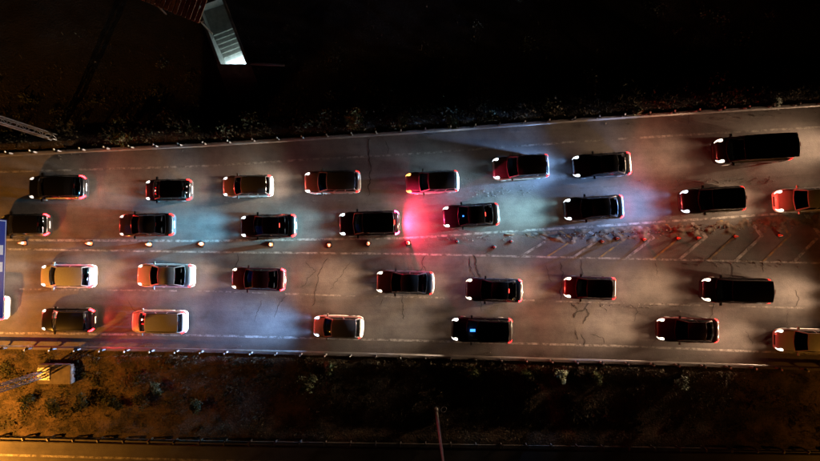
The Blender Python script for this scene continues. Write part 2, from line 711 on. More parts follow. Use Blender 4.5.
def gravel():
    m = MB()

    def stone(p, r):
        vs_ = []
        for q in ((1, 0, 0), (-1, 0, 0), (0, 1, 0), (0, -1, 0), (0, 0, 1), (0, 0, -1)):
            k = r * random.uniform(0.6, 1.2)
            vs_.append(p + Vector(q) * k)
        m.add(vs_, [(0, 2, 4), (2, 1, 4), (1, 3, 4), (3, 0, 4), (2, 0, 5), (1, 2, 5), (3, 1, 5), (0, 3, 5)])
    for a, b, c, d, n, rr in [(470, 194, 535, 191, 60, 0.03), (630, 182, 775, 181, 130, 0.03), (560, 236, 820, 222, 260, 0.05),
                              (420, 240, 540, 236, 90, 0.035), (680, 262, 800, 264, 50, 0.04), (570, 304, 690, 306, 60, 0.035),
                              (0, 160, 820, 112, 200, 0.03), (0, 344, 820, 364, 200, 0.03), (430, 185, 470, 180, 20, 0.03)]:
        for _ in range(n):
            t = random.random()
            p = px(a + (c - a) * t, b + (d - b) * t + random.gauss(0, 2.2), 0.01)
            stone(p, rr * random.uniform(0.4, 1.3))
    o = obj('gravel', m.mesh('gravel', STONE_M))
    o['kind'] = 'stuff'
    tag(o, 'scattered gravel crumbs lying on the worn lanes', 'gravel')


gravel()


# ------------------------------------------------------------------ guardrails
def guardrail(tab, side, label, x0, x1, step=1.82, cap=True, panel_mesh_z=(0.44, 0.76)):
    """side = +1: posts on the +y side of the rail"""
    t = thing('guardrail', label, 'guardrail', (0, 0, 0), 0, 'steel guardrails along the roads')
    prof = [(0.0, 0.43), (0.0, 0.46), (-0.075, 0.5), (-0.08, 0.54), (-0.012, 0.59), (-0.012, 0.61), (-0.08, 0.66), (-0.075, 0.70), (0.0, 0.74), (0.0, 0.765)]
    x = x0
    while x < x1:
        xe = min(x + 4.02, x1)
        m = MB()
        ns = 3
        rows = []
        for d, z in prof:
            rows.append([Vector((xx, lerp_tab(tab, xx) + side * d, z)) for xx in np.linspace(x, xe, ns)])
        rb = [[p + Vector((0, side * 0.006, 0)) for p in r] for r in rows]
        m.grid(rows)
        m.grid(rb)
        m.grid([rows[-1], rb[-1]])
        obj('rail_panel', m.mesh('rail_panel', RAIL_M), t)
        x += 4.0
    pm = MB()
    pm.box((0, 0, 0.33), (0.07, 0.11, 0.9))
    pm.box((0, -side * 0.1, 0.6), (0.1, 0.13, 0.22))
    post_me = pm.mesh('post', POST_M)
    cm = MB()
    cm.box((0, side * 0.02, 0.82), (0.075, 0.11, 0.08))
    cap_me = cm.mesh('reflector', REFL)
    x = x0 + 0.4
    while x < x1:
        y = lerp_tab(tab, x) + side * 0.19
        p = obj('post', post_me, t, (x, y, random.uniform(-0.01, 0.01)), (0, random.uniform(-.03, .03), random.uniform(-.08, .08)))
        if cap:
            obj('reflector', cap_me, p)
        x += step
    return t


guardrail(N_RAIL, 1, 'galvanised guardrail along the upper edge of the highway beside dark scrub', -36, 36)
guardrail(S_RAIL, -1, 'galvanised guardrail along the lower edge of the highway beside the verge', -36, 36)
guardrail(L_RAIL, 1, 'guardrail at the foot of the verge beside the orange lit side road', -36, 36, cap=False)


# ------------------------------------------------------------------ cars
CAR_TYPES = {
    # L, W, H, windscreen base, roof front, roof rear, rear-window base, roof half-width ratio, nose z, belt z, tail z
    'sedan': dict(L=4.55, W=1.80, H=1.44, wb=0.98, rf=0.22, rr=-0.98, rb=-1.66, rw=0.70, nz=0.70, bz=0.93, tz=0.97, wins=[(.07, .47), (.51, .93)]),
    'hatch': dict(L=3.90, W=1.72, H=1.50, wb=1.02, rf=0.36, rr=-1.44, rb=-1.70, rw=0.74, nz=0.74, bz=0.95, tz=0.98, wins=[(.05, .45), (.49, .93)]),
    'wagon': dict(L=4.50, W=1.76, H=1.50, wb=0.98, rf=0.26, rr=-1.86, rb=-2.03, rw=0.74, nz=0.72, bz=0.94, tz=0.97, wins=[(.04, .30), (.33, .62), (.65, .94)]),
    'suv': dict(L=4.55, W=1.85, H=1.68, wb=1.05, rf=0.36, rr=-1.84, rb=-2.05, rw=0.77, nz=0.84, bz=1.06, tz=1.08, wins=[(.05, .27), (.30, .61), (.64, .94)]),
    'mpv': dict(L=4.75, W=1.84, H=1.76, wb=1.50, rf=0.70, rr=-2.02, rb=-2.17, rw=0.79, nz=0.84, bz=1.06, tz=1.06, wins=[(.04, .32), (.35, .64), (.67, .95)]),
    'van': dict(L=5.15, W=1.94, H=1.98, wb=1.88, rf=1.10, rr=-2.42, rb=-2.52, rw=0.86, nz=0.92, bz=1.18, tz=1.18, wins=[(.04, .36), (.39, .69), (.72, .96)]),
}


class CarShape:
    def __init__(s, k):
        s.k = k
        for a, b in CAR_TYPES[k].items():
            setattr(s, a, b)
        s.hl = s.L / 2
        s.wr_ = 0.33 if k in ('suv', 'mpv', 'van') else 0.305
        s.axf = s.hl - 0.86
        s.axr = -s.hl + 0.82

    def half_w(s, x):
        d = s.hl - abs(x)
        w = s.W / 2
        lim = 0.95 if x > 0 else 0.6
        if d < lim:
            w -= (0.22 if x > 0 else 0.12) * (1 - d / lim) ** 2.2
        if d < 0.22:
            w -= 0.15 * (1 - math.sqrt(max(0, 1 - (1 - d / 0.22) ** 2)))
        return w

    def top_z(s, x):
        if x > s.wb:
            t = (x - s.wb) / (s.hl - s.wb)
            z = s.bz + (s.nz - s.bz) * t ** 1.5
        elif x < s.rb:
            t = (s.rb - x) / max(0.05, s.hl + s.rb)
            z = s.tz - 0.05 * t ** 2
        else:
            t = (x - s.rb) / (s.wb - s.rb)
            z = s.tz + (s.bz - s.tz) * t
        d = s.hl - abs(x)
        lim, drop = (0.2, 0.15) if x > 0 else (0.30 if s.k == 'sedan' else 0.2, 0.2)
        if d < lim:
            z -= drop * (1 - math.sqrt(max(0, 1 - (1 - d / lim) ** 2)))
        return z

    def bot_z(s, x):
        z = 0.20
        d = s.hl - abs(x)
        if d < 0.3:
            z += 0.10 * (1 - d / 0.3) ** 2
        for a in (s.axf, s.axr):
            r = s.wr_ + 0.06
            if abs(x - a) < r:
                z = max(z, s.wr_ + math.sqrt(r * r - (x - a) ** 2) * 0.98)
        return z

    def ring(s, x):
        w, zt, zb = s.half_w(x), s.top_z(x), s.bot_z(x)
        h = zt - zb
        c = 0.055
        prof = [(.90 * w, zb), (.975 * w, zb + min(.07, h * .15)), (1.0 * w, zb + .45 * h), (.99 * w, zb + .74 * h),
                (.955 * w, zt - .035), (.875 * w, zt + .012), (.6 * w, zt + .6 * c), (.3 * w, zt + .92 * c), (0.0, zt + c)]
        return prof + [(-a, b) for a, b in prof[-2::-1]]

    def S(s, x, q):
        """point on the body skin; q is a ring index 0..16"""
        r = s.ring(x)
        i = min(15, max(0, int(q)))
        t = q - i
        return Vector((x, r[i][0] + (r[i + 1][0] - r[i][0]) * t, r[i][1] + (r[i + 1][1] - r[i][1]) * t))

    def patch(s, x0, x1, q0, q1, nx=6, nq=5, off=0.008, edge=True):
        rows = []
        for i in range(nx):
            x = x0 + (x1 - x0) * i / (nx - 1)
            r = []
            for j in range(nq):
                q = q0 + (q1 - q0) * j / (nq - 1)
                p = s.S(x, q)
                dx = s.S(min(s.hl - .001, x + .01), q) - s.S(max(-s.hl + .001, x - .01), q)
                dq = s.S(x, min(16, q + .05)) - s.S(x, max(0, q - .05))
                n = dq.cross(dx)
                if n.length > 0:
                    n.normalize()
                if n.z * 0.3 + n.y * p.y + n.x * (1 if abs(x) > s.hl - .3 else 0) * x < 0:
                    n = -n
                r.append(p + n * off)
            rows.append(r)
        return rows

    def disc(s, xc, a, qc, b, side, skew=0.0, off=0.012):
        """oval lens lying on the skin"""
        f = (lambda q: q) if side > 0 else (lambda q: 16 - q)
        m = MB()
        n = 18
        ctr = s.patch(xc, xc + .002, f(qc), f(qc + .02), 2, 2, off)[0][0]
        vs_, fs = [ctr], []
        for r in (0.45, 0.8, 1.0):
            for k in range(n):
                t = 2 * math.pi * k / n
                x = min(s.hl - .004, max(-s.hl + .004, xc + a * r * math.cos(t) + skew * r * math.sin(t)))
                q = qc + b * r * math.sin(t)
                p = s.patch(x, x + .001, f(q), f(q + .02), 2, 2, off if r < 1 else off * .3)[0][0]
                vs_.append(p)
        for k in range(n):
            fs.append((0, 1 + k, 1 + (k + 1) % n))
            for j in range(2):
                a_, b_ = 1 + j * n + k, 1 + j * n + (k + 1) % n
                fs.append((a_, b_, b_ + n, a_ + n))
        m.add(vs_, fs)
        return m

    # greenhouse curves
    def roof_z(s, x, y):
        xm, hf = (s.rf + s.rr) / 2, (s.rf - s.rr) / 2
        wr = s.W / 2 * s.rw
        return s.H - 0.045 * ((x - xm) / hf) ** 2 - 0.045 * (y / wr) ** 2

    def front_bot(s, u):       # u -1..1
        wbz = .875 * s.half_w(s.wb)
        return Vector((s.wb + 0.17 * (1 - u * u), wbz * u, s.top_z(s.wb + 0.17 * (1 - u * u)) + .012 + .045 * (1 - u * u)))

    def front_top(s, u):
        wr = s.W / 2 * s.rw
        x = s.rf + 0.07 * (1 - u * u)
        return Vector((x, wr * u, s.roof_z(s.rf, wr * u)))

    def rear_bot(s, u):
        wbz = .875 * s.half_w(s.rb)
        x = s.rb - 0.10 * (1 - u * u)
        return Vector((x, wbz * u, s.top_z(max(x, -s.hl + .17)) + .012 + .045 * (1 - u * u)))

    def rear_top(s, u):
        wr = s.W / 2 * s.rw
        return Vector((s.rr - 0.06 * (1 - u * u), wr * u, s.roof_z(s.rr, wr * u)))

    def side_bot(s, u, sg):    # u 0 rear ..1 front
        x = s.rb + (s.wb - s.rb) * u
        return Vector((x, sg * .875 * s.half_w(x), s.top_z(x) + .012))

    def side_top(s, u, sg):
        x = s.rr + (s.rf - s.rr) * u
        wr = s.W / 2 * s.rw
        return Vector((x, sg * (wr + 0.03 * math.sin(math.pi * u)), s.roof_z(x, wr)))


def cuts(ws, n=4):
    c = {0.0, 1.0}
    for a, b in ws:
        for i in range(n + 1):
            c.add(round(a + (b - a) * i / n, 4))
    return sorted(c)


CACHE = {}


def car_meshes(k):
    """geometry (MB objects) of the parts of one body type"""
    if k in CACHE:
        return CACHE[k]
    s = CarShape(k)
    out = {}
    hl = s.hl
    xs = set()
    for d in (0.0, .004, .015, .035, .07, .11, .16, .2, .24, .3, .36, .5):
        xs.add(round(hl - d, 4))
        xs.add(round(-hl + d, 4))
    for a in (s.axf, s.axr):
        r = s.wr_ + 0.06
        for i in range(-8, 9):
            xs.add(round(a + r * math.sin(i / 8 * math.pi / 2), 4))
        xs.add(round(a + r + .002, 4))
        xs.add(round(a - r - .002, 4))
    xs |= {round(s.wb, 4), round(s.rb, 4), 0.0, 0.3, -0.3, 0.6, round((s.wb + hl) / 2, 4)}
    xs = sorted(v for v in xs if -hl <= v <= hl)
    m = MB()
    nr = 17
    vs_, fs = [], []
    for x in xs:
        vs_ += [Vector((x, y, z)) for y, z in s.ring(x)]
    for i in range(len(xs) - 1):
        mid = (xs[i] + xs[i + 1]) / 2
        for j in range(nr - 1):
            if s.rb + .02 < mid < s.wb - .02 and 5 <= j <= 10:
                continue
            a = i * nr + j
            fs.append((a, a + 1, a + nr + 1, a + nr))
    fs.append(tuple(range(nr)))
    fs.append(tuple(range((len(xs) - 1) * nr, len(xs) * nr)))
    m.add(vs_, fs)
    out['body'] = m
    # underbody + cabin floor
    m = MB()
    m.box((0, 0, 0.27), (s.L - .5, s.W * .62, 0.12))
    out['underbody'] = m
    m = MB()
    m.box(((s.wb + s.rb) / 2, 0, 0.42), (s.wb - s.rb - .04, s.W * .84, 0.03))
    out['cabin_floor'] = m
    m = MB()
    m.box((s.wb - 0.16, 0, s.bz - .16), (0.46, s.W * .8, 0.26))
    m.box((s.wb - 0.42, s.W * .2, s.bz - .03), (0.05, 0.3, 0.16))
    out['dashboard'] = m
    seats = []
    sx = s.wb - 1.15
    while sx > s.rb + .3:
        m = MB()
        for sg in (-1, 1):
            m.box((sx, sg * s.W * .21, 0.58), (0.5, s.W * .3, 0.2))
            m.box((sx - .26, sg * s.W * .21, 0.86), (0.14, s.W * .28, 0.6), Matrix.Rotation(-.18, 3, 'Y'))
            m.box((sx - .33, sg * s.W * .21, 1.18), (0.1, 0.24, 0.14))
        seats.append(m)
        sx -= 0.95
    out['seat_row'] = seats
    # greenhouse
    frame = MB()

    def side(fb, ft, ws, vr, un=None):
        us = cuts(ws)
        vsn = sorted({0.0, vr[0], vr[0] + (vr[1] - vr[0]) * .33, vr[0] + (vr[1] - vr[0]) * .67, vr[1], 1.0})
        glasses = [MB() for _ in ws]

        def P(u, v):
            a, b = fb(u), ft(u)
            p = a + (b - a) * v
            out_ = Vector((p.x * .2, p.y, 0))
            bul = 0.035 * math.sin(math.pi * v)
            nrm = Vector(((a - b).x, (a - b).y, 0))
            if nrm.length > 1e-6:
                p = p + nrm.normalized() * bul
            return p
        for i in range(len(us) - 1):
            um = (us[i] + us[i + 1]) / 2
            for j in range(len(vsn) - 1):
                vm = (vsn[j] + vsn[j + 1]) / 2
                tgt = frame
                if vr[0] < vm < vr[1]:
                    for g, (a, b) in zip(glasses, ws):
                        if a < um < b:
                            tgt = g
                tgt.add([P(us[i], vsn[j]), P(us[i + 1], vsn[j]), P(us[i + 1], vsn[j + 1]), P(us[i], vsn[j + 1])], [(0, 1, 2, 3)])
        return glasses
    out['windscreen'] = side(lambda u: s.front_bot(u * 2 - 1), lambda u: s.front_top(u * 2 - 1), [(.045, .955)], (.05, .95))[0]
    out['rear_window'] = side(lambda u: s.rear_bot(u * 2 - 1), lambda u: s.rear_top(u * 2 - 1), [(.035, .965)], (.03, .95))[0]
    out['side_window'] = []
    for sg in (-1, 1):
        out['side_window'] += side(lambda u: s.side_bot(u, sg), lambda u: s.side_top(u, sg), s.wins, (.05, .93))
    out['cabin_frame'] = frame
    # roof
    m = MB()
    rows = []
    for i in range(13):
        t = i / 12
        row = []
        for j in range(11):
            u = j / 5 - 1
            a, b = s.rear_top(u), s.front_top(u)
            x = a.x + (b.x - a.x) * t
            wr = s.W / 2 * s.rw
            y = (wr + 0.03 * math.sin(math.pi * t)) * u
            xc = s.rr + (s.rf - s.rr) * t
            row.append(Vector((x, y, s.roof_z(xc, wr * u) + 0.012 * (1 - u * u) * math.sin(math.pi * t))))
        rows.append(row)
    m.grid(rows)
    out['roof'] = m
    # lights hug the skin at the corners
    hx = 0.46 if k != 'van' else 0.4
    for sg, nm in ((1, 'L'), (-1, 'R')):
        f = (lambda q: q) if sg > 0 else (lambda q: 16 - q)
        out['head' + nm] = s.disc(hl - hx * .52, hx * .44, 4.45, 1.15, sg, -0.12)
        m = MB()
        q1 = 5.0 if k in ('sedan',) else 4.7
        m.grid(s.patch(-hl + .30, -hl + .006, f(2.9), f(q1), 8, 6, .012))
        out['tail' + nm] = m
        m = MB()
        m.grid([[a, b] for a, b in zip(*[[r[j] for r in s.patch(s.wb + .12, hl - .5, f(5.05), f(5.2), 8, 2, .006)] for j in (0, 1)])])
        out['seam' + nm] = m
        # mirror
        m = MB()
        m.box((s.wb - .22, sg * (s.W / 2 + .06), s.bz + .07), (0.13, 0.2, 0.13))
        m.box((s.wb - .19, sg * (s.W / 2 - .07), s.bz + .02), (0.05, 0.14, 0.04))
        out['mirror' + nm] = m
    # end faces: grille, plates, bumpers
    m = MB()
    m.box((hl + .004, 0, 0.52), (0.02, s.W * .42, 0.16))
    out['grille'] = m
    m = MB()
    m.box((-hl - .012, 0, 0.66), (0.02, 0.52, 0.13))
    out['number_plate'] = m
    m = MB()
    rows = []
    for i in range(9):
        u = i / 4 - 1
        y = u * s.W * .45
        x = -hl - .02 + .12 * abs(u) ** 3
        rows.append([Vector((x - .03, y, .44)), Vector((x - .06, y, .5)), Vector((x - .06, y, .56)), Vector((x, y, .6)), Vector((x + .1, y, .605))])
    m.grid(rows)
    out['rear_bumper'] = m
    m = MB()
    m.box((s.rr - .12, 0, s.H - .07), (0.05, 0.3, 0.025))
    out['brake_light'] = m
    wipers = []
    for y0, ln in ((-.1, .5), (.45, .48)):
        m = MB()
        a = s.front_bot(y0 / .8) + Vector((-.05, 0, .03))
        b = a + (s.front_top(y0 / .8) - a) * .10 + Vector((0, -ln, 0.03))
        m.tube(a, b, .012, .008, 5)
        wipers.append(m)
    out['wiper'] = wipers
    rails = []
    if k in ('suv', 'wagon', 'mpv'):
        for sg in (-1, 1):
            m = MB()
            wr = s.W / 2 * s.rw - .03
            P = [Vector((x, sg * wr, s.roof_z(x, wr) + .05)) for x in np.linspace(s.rr + .12, s.rf - .2, 6)]
            for a, b in zip(P, P[1:]):
                m.tube(a, b, .016, .016, 5, True)
            for p in (P[0], P[-1]):
                m.tube(p, p - Vector((0, 0, .06)), .016, .016, 5)
            rails.append(m)
    out['roof_rail'] = rails
    m = MB()
    m.lathe([(s.wr_ * .62, -.1), (s.wr_ * .96, -.1), (s.wr_, -.07), (s.wr_, .07), (s.wr_ * .96, .1), (s.wr_ * .62, .1)], 18, 'Y')
    out['wheel'] = m
    m = MB()
    m.lathe([(s.wr_ * .15, -.125), (s.wr_ * .5, -.118), (s.wr_ * .64, -.108), (s.wr_ * .64, .108), (s.wr_ * .5, .118), (s.wr_ * .15, .125)], 12, 'Y')
    out['rim'] = m
    handles = []
    for sg in (-1, 1):
        for hx_ in (s.wb - .95, s.wb - 1.95):
            if hx_ < s.rb + .1:
                continue
            m = MB()
            y = s.half_w(hx_) * 1.0
            m.box((hx_, sg * (y + .005), s.top_z(hx_) - .13), (.2, .03, .03))
            handles.append(m)
    out['door_handle'] = handles
    seams = []
    for sg in (1, -1):
        f = (lambda q: q) if sg > 0 else (lambda q: 16 - q)
        for x_ in (s.wb - .35, s.wb - 1.3, s.wb - 2.2):
            if x_ < s.axr + .42:
                continue
            m = MB()
            m.grid(s.patch(x_, x_ + .014, f(1.05), f(4.7), 2, 8, .004))
            seams.append(m)
    out['door_seam'] = seams
    CACHE[k] = (s, out)
    return CACHE[k]


MESHES = {}


def cm(k, part, mb, mat, smooth=True):
    key = (k, part, mat.name)
    if key not in MESHES:
        MESHES[key] = mb.mesh(part.split('#')[0], mat, smooth)
    return MESHES[key]


# --- lamps: low-beam light distribution (sharp cut-off near the horizon, wide fan below)
BEAMS = {}
BEAM_COL = {'warm': (1.0, 0.64, 0.40), 'white': (1.0, 0.77, 0.58), 'cool': (0.55, 0.76, 1.0), 'blue': (0.24, 0.48, 1.0), 'teal': (0.42, 0.84, 1.0), 'azure': (0.16, 0.62, 1.0)}
BEAM_W = 20500.0


def beam(kind, power):
    key = (kind, round(power, 3))
    if key in BEAMS:
        return BEAMS[key]
    l = bpy.data.lights.new('low_beam', 'SPOT')
    l.spot_size = R(150)
    l.spot_blend = 0.6
    l.energy = BEAM_W * power
    l.color = BEAM_COL[kind]
    l.shadow_soft_size = 0.06
    l.use_nodes = True
    t = l.node_tree
    em = t.nodes['Emission']
    tc = t.nodes.new('ShaderNodeTexCoord')
    sp = t.nodes.new('ShaderNodeSeparateXYZ')
    t.links.new(tc.outputs['Normal'], sp.inputs[0])

    def M(op, a, b=None, c=None):
        n = t.nodes.new('ShaderNodeMath')
        n.operation = op
        for i, v in enumerate((a, b, c)):
            if v is None:
                continue
            if isinstance(v, (int, float)):
                n.inputs[i].default_value = v
            else:
                t.links.new(v, n.inputs[i])
        return n.outputs[0]
    az = M('ABSOLUTE', sp.outputs[2])
    az = M('MAXIMUM', az, 0.05)
    el = M('DIVIDE', sp.outputs[1], az)          # tan of elevation (light local Y is up)
    hz = M('DIVIDE', sp.outputs[0], az)
    h2 = M('MULTIPLY', hz, hz)
    fan = M('EXPONENT', M('MULTIPLY', h2, -1.0 / (0.32 ** 2)))
    fan = M('MULTIPLY_ADD', fan, 0.85, 0.15)
    below = M('MINIMUM', el, 0.0)
    lo = M('EXPONENT', M('DIVIDE', below, 0.10))
    lo = M('MULTIPLY_ADD', lo, 1.0, 0.0010)
    above = M('MAXIMUM', el, 0.0)
    hi = M('EXPONENT', M('DIVIDE', above, -0.022))
    hi = M('MULTIPLY_ADD', hi, 0.98, 0.02)
    t.links.new(M('MULTIPLY', M('MULTIPLY', lo, hi), fan), em.inputs['Strength'])
    BEAMS[key] = l
    return l


LAMP_LENS = {
    'warm': emit('lens_warm', (1.0, 0.82, 0.62), 3.2), 'white': emit('lens_white', (1.0, 0.93, 0.86), 3.2),
    'cool': emit('lens_cool', (0.85, 0.93, 1.0), 3.2), 'blue': emit('lens_blue', (0.78, 0.89, 1.0), 3.2),
    'azure': emit('lens_azure', (0.8, 0.94, 1.0), 3.2), 'teal': emit('lens_teal', (0.85, 0.97, 1.0), 3.2), 'amber': emit('lens_amber', (1.0, 0.42, 0.08), 5.0),
    'dim': emit('lens_dim', (1.0, 0.9, 0.8), 1.2, (0.5, 0.5, 0.5)), 'off': simple('lens_off', (0.45, 0.45, 0.45), 0.2),
}
TAIL = {0: emit('tail_low', (1.0, 0.02, 0.015), 4, (0.25, 0.01, 0.01)),
        1: emit('tail_mid', (1.0, 0.012, 0.012), 18, (0.25, 0.01, 0.01)),
        2: emit('tail_brake', (1.0, 0.01, 0.014), 45, (0.25, 0.01, 0.01)),
        3: emit('tail_glare', (1.0, 0.012, 0.07), 260, (0.25, 0.01, 0.01))}
BRAKE_W = {0: 0.0, 1: 200.0, 2: 650.0, 3: 3200.0, 4: 1700.0}
BRAKES = {}


def brake_lamp(k):
    if k not in BRAKES:
        l = bpy.data.lights.new('brake_glow', 'SPOT')
        l.energy = BRAKE_W[k]
        l.color = (1.0, 0.03, 0.11) if k == 3 else (1.0, 0.05, 0.03)
        l.spot_size = R(172)
        l.spot_blend = 0.5
        l.shadow_soft_size = 0.12
        if k != 3:
            l.use_nodes = True
            t = l.node_tree
            tc = t.nodes.new('ShaderNodeTexCoord')
            sp = t.nodes.new('ShaderNodeSeparateXYZ')
            t.links.new(tc.outputs['Normal'], sp.inputs[0])
            ab = t.nodes.new('ShaderNodeMath')
            ab.operation = 'ABSOLUTE'
            t.links.new(sp.outputs[1], ab.inputs[0])
            mr = t.nodes.new('ShaderNodeMapRange')
            mr.interpolation_type = 'SMOOTHSTEP'
            mr.inputs[1].default_value = 0.0
            mr.inputs[2].default_value = 0.5
            mr.inputs[3].default_value = 1.0
            mr.inputs[4].default_value = 0.045
            t.links.new(ab.outputs[0], mr.inputs[0])
            t.links.new(mr.outputs[0], t.nodes['Emission'].inputs['Strength'])
        BRAKES[k] = l
    return BRAKES[k]


STOP_OFF = simple('stop_lamp_off', (0.12, 0.01, 0.01), 0.3)
STOP_ON = emit('stop_lamp_on', (1.0, 0.06, 0.04), 5.0)
SCREEN = emit('dash_screen', (0.05, 0.25, 1.0), 7.0)

PAINT = {
    'black': simple('paint_black', (0.008, 0.008, 0.009), 0.3, 0.0, 0.6, 0.1),
    'charcoal': simple('paint_charcoal', (0.03, 0.031, 0.034), 0.32, 0.3, 0.7, 0.1),
    'grey': simple('paint_grey', (0.12, 0.12, 0.125), 0.35, 0.35, 0.7, 0.1),
    'silver': simple('paint_silver', (0.42, 0.42, 0.42), 0.36, 0.35, 0.7, 0.08),
    'white': simple('paint_white', (0.72, 0.72, 0.70), 0.38, 0.0, 0.6, 0.05),
    'beige': simple('paint_beige', (0.36, 0.31, 0.26), 0.36, 0.25, 0.7, 0.06),
    'maroon': simple('paint_maroon', (0.06, 0.012, 0.014), 0.32, 0.2, 0.7, 0.1),
}
for pm_ in PAINT.values():
    pm_.node_tree.nodes['Principled BSDF'].inputs['Specular IOR Level'].default_value = 0.4


def add_car(cx, cy, length_px, kind, paint, lamps, power, tail, label, stop=False, screen=False, rz_extra=0.0, slope=None, name=None, brake=None):
    s, parts = car_meshes(kind)
    p = px(cx, cy, s.H * 0.5)
    t = thing(name or {'van': 'van', 'mpv': 'minivan'}.get(kind, 'car'), label, {'van': 'van', 'mpv': 'minivan'}.get(kind, 'car'),
              (p.x, p.y, 0), 0, 'cars queueing on the highway')
    # road direction at this place
    tab = N_LANE if p.y > lerp_tab(N_LOW, p.x) else S_LANE
    sl = (lerp_tab(tab, p.x + 6) - lerp_tab(tab, p.x - 6)) / 12.0
    t.rotation_euler = (0, 0, math.pi + math.atan(sl) + rz_extra)
    real = length_px / F_PX * (CAM_H - 0.75)
    k = real / s.L
    t.scale = (k, 0.5 + 0.5 * k, 0.6 + 0.4 * k)
    P = PAINT[paint]
    obj('body', cm(kind, 'body', parts['body'], P), t)
    obj('underbody', cm(kind, 'underbody', parts['underbody'], BLACK_PL, False), t)
    obj('cabin_floor', cm(kind, 'cabin_floor', parts['cabin_floor'], BLACK_PL, False), t)
    dash = obj('dashboard', cm(kind, 'dashboard', parts['dashboard'], BLACK_PL, False), t)
    for i, m in enumerate(parts['seat_row']):
        obj('seat_row', cm(kind, 'seat_row#%d' % i, m, SEAT_M, False), t)
    obj('cabin_frame', cm(kind, 'cabin_frame', parts['cabin_frame'], P), t)
    rf = obj('roof', cm(kind, 'roof', parts['roof'], P), t)
    for i, m in enumerate(parts['roof_rail']):
        obj('roof_rail', cm(kind, 'roof_rail#%d' % i, m, BLACK_PL), rf)
    ws = obj('windscreen', cm(kind, 'windscreen', parts['windscreen'], GLASS), t)
    for i, m in enumerate(parts['wiper']):
        obj('wiper', cm(kind, 'wiper#%d' % i, m, BLACK_PL, False), ws)
    obj('rear_window', cm(kind, 'rear_window', parts['rear_window'], GLASS), t)
    for i, m in enumerate(parts['side_window']):
        obj('side_window', cm(kind, 'side_window#%d' % i, m, GLASS), t)
    lens = LAMP_LENS[lamps] if lamps in LAMP_LENS else LAMP_LENS['white']
    for nm in 'LR':
        obj('headlight', cm(kind, 'headlight#' + nm, parts['head' + nm], lens), t)
        obj('taillight', cm(kind, 'taillight#' + nm, parts['tail' + nm], TAIL[tail]), t)
        obj('mirror', cm(kind, 'mirror#' + nm, parts['mirror' + nm], P, False), t)
        obj('bonnet_seam', cm(kind, 'bonnet_seam#' + nm, parts['seam' + nm], BLACK_PL, False), t)
    for i, m in enumerate(parts['door_handle']):
        obj('door_handle', cm(kind, 'door_handle#%d' % i, m, P, False), t)
    for i, m in enumerate(parts['door_seam']):
        obj('door_seam', cm(kind, 'door_seam#%d' % i, m, BLACK_PL, False), t)
    obj('grille', cm(kind, 'grille', parts['grille'], BLACK_PL, False), t)
    obj('rear_bumper', cm(kind, 'rear_bumper', parts['rear_bumper'], P), t)
    obj('number_plate', cm(kind, 'number_plate', parts['number_plate'], PLATE_M, False), t)
    obj('brake_light', cm(kind, 'brake_light', parts['brake_light'], STOP_ON if stop else STOP_OFF, False), t)
    for ax in (s.axf, s.axr):
        for sg in (-1, 1):
            w = obj('wheel', cm(kind, 'wheel', parts['wheel'], RUBBER), t, (ax, sg * (s.W / 2 - .13), s.wr_))
            obj('rim', cm(kind, 'rim', parts['rim'], RIM_M), w)
    if screen:
        m = MB()
        m.box((s.wb - .33, 0.02, s.bz + .03), (0.40 * float(screen), 0.19 * math.sqrt(float(screen)), 0.02), Matrix.Rotation(-.25, 3, 'Y'))
        obj('dash_screen', m.mesh('dash_screen', SCREEN), dash)
    bk = tail if brake is None else brake
    if BRAKE_W[bk] > 0:
        lo = bpy.data.objects.new('brake_glow', brake_lamp(bk))
        COL.objects.link(lo)
        lo.parent = t
        lo.location = (-s.hl - .16, 0, 0.8)
        lo.rotation_euler = (Matrix(((0, 0, 1), (1, 0, 0), (0, 1, 0)))).to_euler()
    if power > 0 and lamps in BEAM_COL:
        for sg in (-1, 1):
            lo = bpy.data.objects.new('low_beam', beam(lamps, power))
            COL.objects.link(lo)
            lo.parent = t
            lo.location = (s.hl + .06, sg * (s.W / 2 - .3), s.nz - .1)
            # local -Z forward (+x of the car), local Y up
            lo.rotation_euler = (Matrix(((0, 0, -1), (-1, 0, 0), (0, 1, 0)))).to_euler()
    return t


